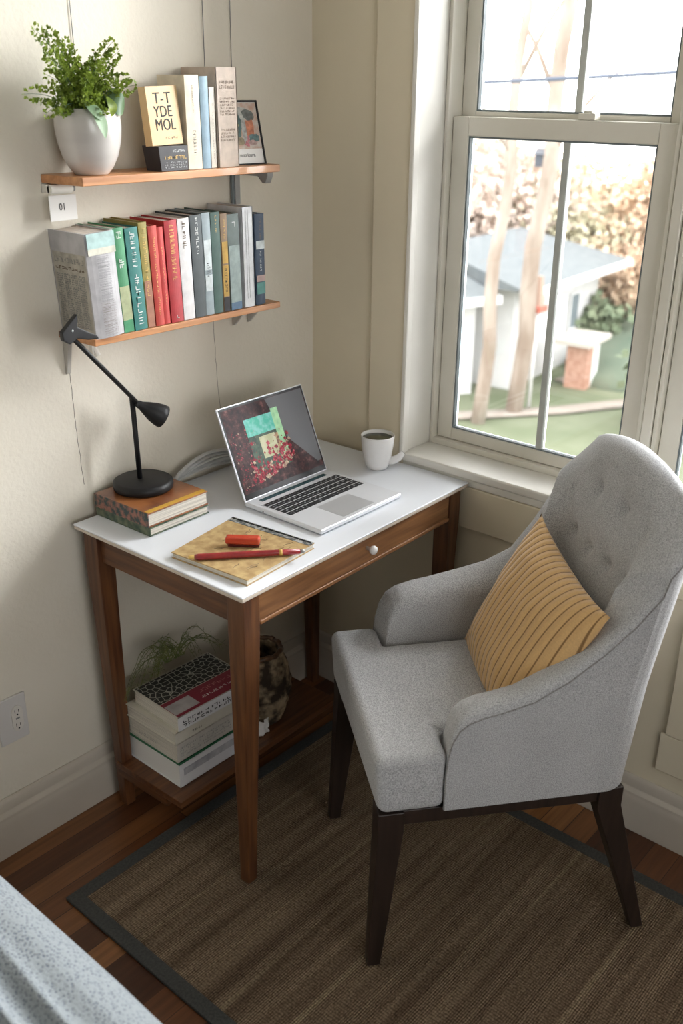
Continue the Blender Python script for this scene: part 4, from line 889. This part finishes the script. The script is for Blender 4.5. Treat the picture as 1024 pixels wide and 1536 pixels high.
# base rails & legs
m = MB(); m.box((.03,-HW+.012,.352),(CD-.012,-HW+.045,ZB0+.001),M['espresso']); m.box((.03,HW-.045,.352),(CD-.012,HW-.012,ZB0+.001),M['espresso'])
m.box((.03,-HW+.045,.352),(.055,HW-.045,ZB0+.001),M['espresso']); m.box((CD-.037,-HW+.045,.352),(CD-.012,HW-.045,ZB0+.001),M['espresso']); m.build('base_rail',CH,bevel=.002)
for tx,fx,sy in ((.035,.010,-1),(.035,.010,1),(.478,.585,-1),(.478,.585,1)):
    m = MB(); y_t, y_f = sy*(HW-.032), sy*(HW-.022); a,b2 = .0255,.0135
    mid_t = .5
    def sq(x,y,h,z): return [(x-h,y-h,z),(x+h,y-h,z),(x+h,y+h,z),(x-h,y+h,z)]
    V_ = m.grid([sq(fx,y_f,b2,.0),sq(tx,y_t,a,.34),sq(tx,y_t,a,ZB0+.0005)], M['espresso'], closev=True, smooth=False); m.face(V_[0][::-1],0); m.face(V_[-1],0); m.build('leg',CH,bevel=.002)
# ------------------------------------------------------------------ pillow
pm, nt, b = _nt('ochre_striped_linen'); N, L = nt.nodes.new, nt.links.new
tc = N('ShaderNodeTexCoord'); sp_ = N('ShaderNodeSeparateXYZ'); L(tc.outputs['Object'], sp_.inputs[0])
ma = N('ShaderNodeMath'); ma.operation = 'MULTIPLY'; ma.inputs[1].default_value = 2*PI/.0205; L(sp_.outputs[0], ma.inputs[0])
si = N('ShaderNodeMath'); si.operation = 'SINE'; L(ma.outputs[0], si.inputs[0])
r = N('ShaderNodeValToRGB'); e = r.color_ramp.elements; e[0].position = .91; e[0].color = (.72,.45,.19,1); e[1].position = .985; e[1].color = (.25,.13,.04,1)
mr = N('ShaderNodeMapRange'); mr.inputs[1].default_value = -1; L(si.outputs[0], mr.inputs[0]); L(mr.outputs[0], r.inputs[0])
n = N('ShaderNodeTexNoise'); n.inputs['Scale'].default_value = 300; L(tc.outputs['Object'], n.inputs[0])
mx = N('ShaderNodeMix'); mx.data_type = 'RGBA'; mx.blend_type = 'MULTIPLY'; mx.inputs[0].default_value = .3; L(r.outputs[0], mx.inputs[6]); L(n.outputs['Fac'], mx.inputs[7]); L(mx.outputs[2], b.inputs['Base Color'])
bp = N('ShaderNodeBump'); bp.inputs['Strength'].default_value = .7; bp.inputs['Distance'].default_value = .003; bp.invert = True; L(mr.outputs[0], bp.inputs['Height']); L(bp.outputs[0], b.inputs['Normal'])
b.inputs['Roughness'].default_value = .85; b.inputs['Sheen Weight'].default_value = .3
PW, PH, PT = .194, .178, .064
def pill(sg):
    rows = []
    for i in range(41):
        u = -1+2*i/40; row = []
        for j in range(41):
            v = -1+2*j/40
            prof = max(0,(1-abs(u)**2.4))*max(0,(1-abs(v)**2.4)); z = sg*PT*prof**.62
            px = 1-.10*(1-abs(v)**2)*abs(u)**3; 
            x = u*PW*(1-.085*(1-v*v)*abs(u)**2); y = v*PH*(1-.10*(1-u*u)*abs(v)**2)
            z += .004*noise.noise(Vector((u*3,v*3,sg)))*(prof**.3 if prof>0 else 0)
            row.append((x,y,z))
        rows.append(row)
    return rows
m = MB(); m.grid(pill(1), pm); m.grid(pill(-1), pm, flip=True); bmesh.ops.remove_doubles(m.bm, verts=m.bm.verts, dist=.0004)
pil = m.build('throw_pillow', smooth=True)
tag(pil,'ochre yellow pillow with thin brown stripes leaning in the grey armchair','pillow')
# orientation: local x = chair width(far), local y = up the tilted height, local z = forward(-b)
bv = Vector((.783,-.622,0)); wv = Vector((.622,.783,0)); tl = math.radians(24)
upv = (Vector((0,0,1))*math.cos(tl) + bv*math.sin(tl)).normalized(); fw_ = wv.cross(upv).normalized()
X_ = (wv*math.cos(.10)+upv*math.sin(.10)).normalized(); Y_ = (upv*math.cos(.10)-wv*math.sin(.10)).normalized(); Z_ = X_.cross(Y_)
pc = Vector((1.289,1.083,0)) + bv*.358 + wv*(-.030) + Vector((0,0,.642))
R4 = Matrix((( X_.x,Y_.x,Z_.x,pc.x),(X_.y,Y_.y,Z_.y,pc.y),(X_.z,Y_.z,Z_.z,pc.z),(0,0,0,1)))
pil.matrix_world = R4
# ------------------------------------------------------------------ outdoors
G = -4.5; SC = 1.447
def gp(x,y): return (x*SC, y*SC)
gm = mat('lawn',(.125,.15,.085),(.18,.20,.13),scale=.9,rough=1,detail=8)
m = MB(); P = []
for i in range(41):
    row = []
    for j in range(41):
        x = 3+ i*1.1; y = -8+ j*1.1
        hgt = .0
        d = math.hypot((x-29)/6,(y-12.2)/2.6)
        row.append((x,y,G+hgt))
    P.append(row)
m.grid(P, gm); struct(m.build('ground', fixn=False))
m = MB(); hm = mat('hill_grass',(.085,.125,.09),(.15,.18,.13),scale=.8,rough=1,detail=6)
P = []
for i in range(17):
    a = PI/2*i/16; P.append([(25.0+5.3*math.cos(a)*math.cos(2*PI*k/40), 9.5+2.4*math.cos(a)*math.sin(2*PI*k/40), G-.05+.95*math.sin(a)) for k in range(40)])
m.grid(P, hm, closev=True); tag(m.build('grass_mound'),'dark green grassy mound beyond the lawn to the right of white house','mound')
pth = mat('gravel_path',(.30,.26,.22),(.36,.32,.28),scale=3,rough=1)
def path(nm, pts, w, lb):
    m = MB(); P = []
    for i,p in enumerate(pts):
        a = Vector(pts[max(i-1,0)]); b_ = Vector(pts[min(i+1,len(pts)-1)]); t_ = (b_-a).normalized(); nn = Vector((-t_.y,t_.x)); p = Vector(p)
        P.append([(p.x+nn.x*w,p.y+nn.y*w,G+.03),(p.x-nn.x*w,p.y-nn.y*w,G+.03)])
    m.grid(P, pth); o = m.build(nm, fixn=False); s_ = o.modifiers.new('s','SOLIDIFY'); s_.thickness = .03; s_.offset = -1; tag(o,lb,'path')
path('garden_path',[(15.2,11.2),(16.3,10.3),(17.6,9.3),(19.2,8.4),(22,7.0),(26,5)],.22,'pale garden path crossing the lawn in front of the house')
path('garden_path',[(19.6,10.4),(20.4,10.2),(21.2,9.2),(21.3,8.2),(20.6,7.9)],.16,'pale curved path behind the brick porch pier')
sid = mat('white_siding',(.66,.66,.66),(.72,.72,.72),scale=2,rough=.7); rf = mat('hazed_slate_roof',(.135,.155,.165),(.165,.185,.19),scale=6,rough=.8); wg = mat('house_window_glass',(.2,.24,.27),rough=.2); fas = mat('white_fascia',(.8,.8,.8),rough=.6)  # roof slate lightened, haze put into its colour
def house(nm, lb, Mx, Kx, depth, eave, rise, over, wins, dormer=False):
    d = (Vector(Kx)-Vector(Mx)); Ln_ = d.length; ang = math.atan2(d.y,d.x)
    t = thing(nm, lb, 'house', (Mx[0],Mx[1],G), ang)
    m = MB(); m.prism([(0,0),(Ln_,0),(Ln_,depth),(0,depth)],'z',0,eave,sid); wlo = m.build('walls',t)
    m = MB(); o_ = over; e = eave; r_ = eave+rise
    a = [(-o_,-o_,e),(Ln_+o_,-o_,e),(Ln_+o_,depth+o_,e),(-o_,depth+o_,e)]; R1,R2 = (-o_,depth/2,r_),(Ln_-depth*.25,depth/2,r_)
    v = m.verts(a+[R1,R2]); mi = m.mi(rf)
    for f in ((0,1,5,4),(1,2,5),(2,3,4,5),(3,0,4),(3,2,1,0)): m.face([v[i] for i in f],mi)
    m.build('roof',t)
    m = MB(); m.box((-o_,-o_-.04,e-.16),(Ln_+o_,-o_,e+.02),fas); m.box((Ln_+o_,-o_-.04,e-.16),(Ln_+o_+.04,depth+o_,e+.02),fas); m.build('fascia',t)
    for (x0,z0,x1,z1) in wins:
        m = MB(); m.box((x0,-.03,z0),(x1,.02,z1),wg); wn = m.build('window',t)
        m = MB(); m.box((x0-.06,-.05,z0-.06),(x1+.06,-.031,z0),fas); m.box((x0-.06,-.05,z1),(x1+.06,-.031,z1+.06),fas); m.box((x0-.06,-.05,z0),(x0,-.031,z1),fas); m.box((x1,-.05,z0),(x1+.06,-.031,z1),fas); m.build('window_frame',wn)
    if dormer:
        m = MB(); m.box((Ln_*.42,-.1,eave+.35),(Ln_*.72,1.6,eave+1.05),sid); dm = m.build('dormer',t); m = MB(); m.box((Ln_*.47,-.14,eave+.45),(Ln_*.67,-.1,eave+.9),wg); m.build('window',dm)
    return t
house('house','white clapboard house with slate hip roof seen through the window',(18.3,10.95),(22.8,11.3),3.6,2.28,.72,.55,[(2.9,.85,3.35,1.65)])
house('house','white house wing with grey roof and dormer behind the tree trunks',(14.9,12.55),(17.5,11.4),3.3,2.15,1.0,.35,[(1.6,.55,1.9,.72)],True)
# brick porch pier
t = thing('porch_pier','brick and white porch pier with flat cap beside the house','pillar',(19.3,9.65,G),.12)
m = MB(); m.box((.12,0,0),(.42,.5,1.0),mat('red_brick',(.42,.22,.16),(.55,.34,.26),scale=9,rough=.9)); m.build('brick_pier',t)
m = MB(); m.box((.421,.0,0),(.80,.5,1.0),fas); m.build('white_post',t)
m = MB(); m.box((-.12,-.12,1.0),(1.15,.75,1.10),mat('pier_cap',(.5,.47,.42),rough=.8)); m.build('cap',t)
t = thing('birdhouse','small dark birdhouse high on the right pale tree trunk','birdhouse',(17.12,9.93,.42))
m = MB(); m.box((-.10,-.10,-.13),(.10,.08,.10),mat('birdhouse_dark',(.07,.08,.10),rough=.7)); m.build('house_box',t,bevel=.01); m = MB(); m.prism([(-.14,.10),(.14,.10),(0,.2)],'y',-.14,.1,mat('birdhouse_roof',(.12,.13,.15),rough=.7)); m.build('roof',t)
# bird feeder post
t = thing('bird_feeder','thin white post topped by small red bird feeder before the house','bird feeder',(17.35,9.85,G))
m = MB(); m.tube([(0,0,0),(0,0,2.05)],.035,fas,10); m.build('post',t)
m = MB(); m.box((-.17,-.14,2.05),(.17,.14,2.17),mat('red_feeder',(.5,.14,.1),rough=.6)); m.hexa([(-.09,-.09,2.17),(.09,-.09,2.17),(.09,.09,2.17),(-.09,.09,2.17)],[(-.05,-.05,2.75),(.05,-.05,2.75),(.05,.05,2.75),(-.05,.05,2.75)],mat('feeder_brown',(.4,.28,.22),rough=.7)); m.build('feeder',t)
bark = mat('pale_bark',(.25,.19,.15),(.42,.36,.31),scale=3,rough=.9,stretch=(1,1,.3),bump=.6,bscale=8,bdist=.03)
def bare_tree(lb, base, top, r0, r1, brs):
    t = thing('bare_tree', lb, 'tree', (base[0],base[1],G)); b0 = Vector((0,0,-.1)); tp = Vector((top[0]-base[0],top[1]-base[1],top[2]-G))
    m = MB(); m.tube([b0.lerp(tp,k/14)+Vector((.05*math.sin(k*1.3),.05*math.cos(k*1.7),0))*(0<k<14) for k in range(15)],[r0+(r1-r0)*k/14 for k in range(15)],bark,12); m.build('trunk',t,smooth=True)
    for (u,dx,dy,dz,r) in brs:
        s_ = b0.lerp(tp,u); m = MB(); e_ = s_+Vector((dx,dy,dz)); m.tube([s_,s_.lerp(e_,.4)+Vector((0,0,.15)),s_.lerp(e_,.75)+Vector((.05,0,.1)),e_],[r,r*.8,r*.5,r*.25],bark,8); m.build('branch',t)
bare_tree('pale bare tree trunk, left of the two before the house',(15.9,10.15),(16.3,9.75,7.0),.15,.05,[(.45,-.6,1.2,1.3,.06),(.55,.5,-.9,1.8,.05),(.36,.2,1.0,.6,.05)])
bare_tree('pale bare tree trunk, right of the two before the house',(16.9,9.95),(17.3,9.45,7.5),.18,.12,[(.42,.3,-1.2,1.6,.06),(.5,-.2,1.0,1.6,.06),(.62,.2,-1.0,1.8,.05)])
rt = random.Random(21)
def leafy(lb, x, y, rad, hgt, c1, c2, n=5200, base=.22, sz=.10):
    t = thing('leafy_tree', lb, 'tree', (x,y,G), 0, None); mt = mat('foliage_'+lb[:9], c1, c2, scale=2.5, rough=.9)
    m = MB(); m.tube([(0,0,0),(.1,.05,hgt*.5),(.0,.1,hgt*.85)],[.16,.12,.04],bark,8); m.build('trunk',t,smooth=True)
    m = MB(); mi = m.mi(mt)
    for k in range(n):
        while True:
            a = Vector((rt.uniform(-1,1),rt.uniform(-1,1),rt.uniform(-1,1)))
            if a.length < 1: break
        a *= (.55+.45*rt.random())/max(.5,a.length)*a.length**.4
        lump = 1+.22*noise.noise(a*2.2+Vector((x,y,0)))*2
        p = Vector((a.x*rad*lump, a.y*rad*lump, hgt*(base+(1-base)*.5)+a.z*hgt*(1-base)*.5*lump))
        u = Vector((rt.uniform(-1,1),rt.uniform(-1,1),rt.uniform(-1,1))).normalized(); w = u.orthogonal().normalized()*sz*rt.uniform(.6,1.2); u = u.cross(w).normalized()*sz*rt.uniform(.6,1.2)
        m.face(m.verts([p-w,p+u,p+w,p-u]),mi)
    m.build('crown',t,fixn=False)
PE=((.64,.52,.44),(.78,.69,.62)); OR=((.64,.46,.31),(.76,.60,.46)); YG=((.54,.52,.36),(.68,.65,.50)); TN=((.60,.55,.48),(.74,.69,.62)); GD=((.13,.18,.11),(.25,.29,.18))
def at(azd, D): a = math.radians(azd); return (D*math.cos(a), D*math.sin(a))
specs = [(36.2,27,2.6,5.2,PE,'peach-leaved tree at the far left edge of the window view'),(34.0,30,2.8,5.4,TN,'tan-leaved tree behind the left tree trunk'),(31.8,29,2.6,5.1,PE,'peach-leaved tree between the two pale trunks'),
 (29.6,30,2.6,4.6,YG,'yellow-green tree right of the pale trunks'),(27.2,29,2.3,3.7,YG,'yellow-green tree behind the house roof'),(25.6,31,2.4,3.2,TN,'low tan tree beyond the house roof end'),(23.2,29,2.5,4.7,OR,'orange-leaved tree at the right edge of the main pane'),(25.0,27.5,1.7,2.7,OR,'low rusty orange tree beside the end of house'),(20.4,28,2.6,5.0,OR,'orange-leaved tree behind the window mullion'),(17.6,27,2.6,5.2,PE,'peach-leaved tree at the far right of window view')]
for az,D,rad,hg,(c1,c2),lb in specs:
    x,y = at(az,D); leafy(lb,x,y,rad,hg,c1,c2)
x,y = at(20.9,19.5); leafy('dark green rounded shrub seen in the right-hand window',x,y,1.3,2.2,GD[0],GD[1],900,.0,.14)
x,y = at(26.2,25.0); leafy('small green shrub beyond the far corner of house',x,y,.8,1.5,GD[0],GD[1],600,.0,.12)
m = MB(); a_, b_ = (13.0,12.5,1.60), (13.0,-1.0,2.34)
def lp(u): return Vector(a_).lerp(Vector(b_),u)+Vector((0,0,-.12*math.sin(PI*u)))
# telephone line: from bearing of the left pane to the right one, slightly sagging
m.tube([lp(k/30) for k in range(31)],.03,mat('cable_blue_grey',(.08,.1,.14),rough=.6),6); tag(m.build('power_line'),'thin dark overhead power line crossing the sky outside','power line')
# ------------------------------------------------------------------ light
def area(nm, loc, target, sx, sy, power, colr=(1,1,1), spread=180):
    l = bpy.data.lights.new(nm,'AREA'); l.shape='RECTANGLE'; l.size=sx; l.size_y=sy; l.energy=power; l.color=colr; l.spread = math.radians(spread)
    o = bpy.data.objects.new(nm,l); C.objects.link(o); o.location = loc
    o.rotation_euler = (Vector(target)-Vector(loc)).to_track_quat('-Z','Y').to_euler(); return o
area('sky_light_window', (2.75,.55,2.36), (1.2,1.5,1.1), 1.4, .8, 50, (.96,.985,1), 100)
area('sky_light_side_window', (2.45,.05,1.75), (1.25,1.7,1.1), 1.1, 1.2, 110, (.97,.985,1), 110)
area('added_rear_fill', (-.1,-2.45,1.9), (.9,1.2,.8), 1.9, 1.1, 7, (1,.96,.9))  # added fill from behind the camera, no window known there
w = bpy.data.worlds.new('World'); bpy.context.scene.world = w; w.use_nodes = True
bg = w.node_tree.nodes['Background']; bg.inputs[0].default_value = (1,1,1.0,1); bg.inputs[1].default_value = 4.8
# ------------------------------------------------------------------ camera
yaw, pitch, roll, F = 7.11695538e-01, 4.11129064e-01, 1.10738870e-02, 1466.27672
f = Vector((math.cos(yaw)*math.cos(pitch), math.sin(yaw)*math.cos(pitch), -math.sin(pitch)))
r = Vector((math.sin(yaw), -math.cos(yaw), 0)); u = r.cross(f)
r2 = r*math.cos(roll)+u*math.sin(roll); u2 = u*math.cos(roll)-r*math.sin(roll)
cam = bpy.data.cameras.new('Camera'); co = bpy.data.objects.new('Camera', cam); C.objects.link(co)
co.matrix_world = Matrix(((r2.x,u2.x,-f.x,0),(r2.y,u2.y,-f.y,0),(r2.z,u2.z,-f.z,H),(0,0,0,1)))
cam.sensor_fit = 'VERTICAL'; cam.sensor_height = 36; cam.lens = F*36/1536; cam.clip_start = .05; cam.clip_end = 200
cam.dof.use_dof = True; cam.dof.focus_distance = 2.15; cam.dof.aperture_fstop = 3.4
S_ = bpy.context.scene; S_.camera = co
S_.view_settings.view_transform = 'Standard'; S_.view_settings.look = 'None'; S_.view_settings.gamma = 1; S_.view_settings.use_curve_mapping = False
S_.view_settings.exposure = 0.0
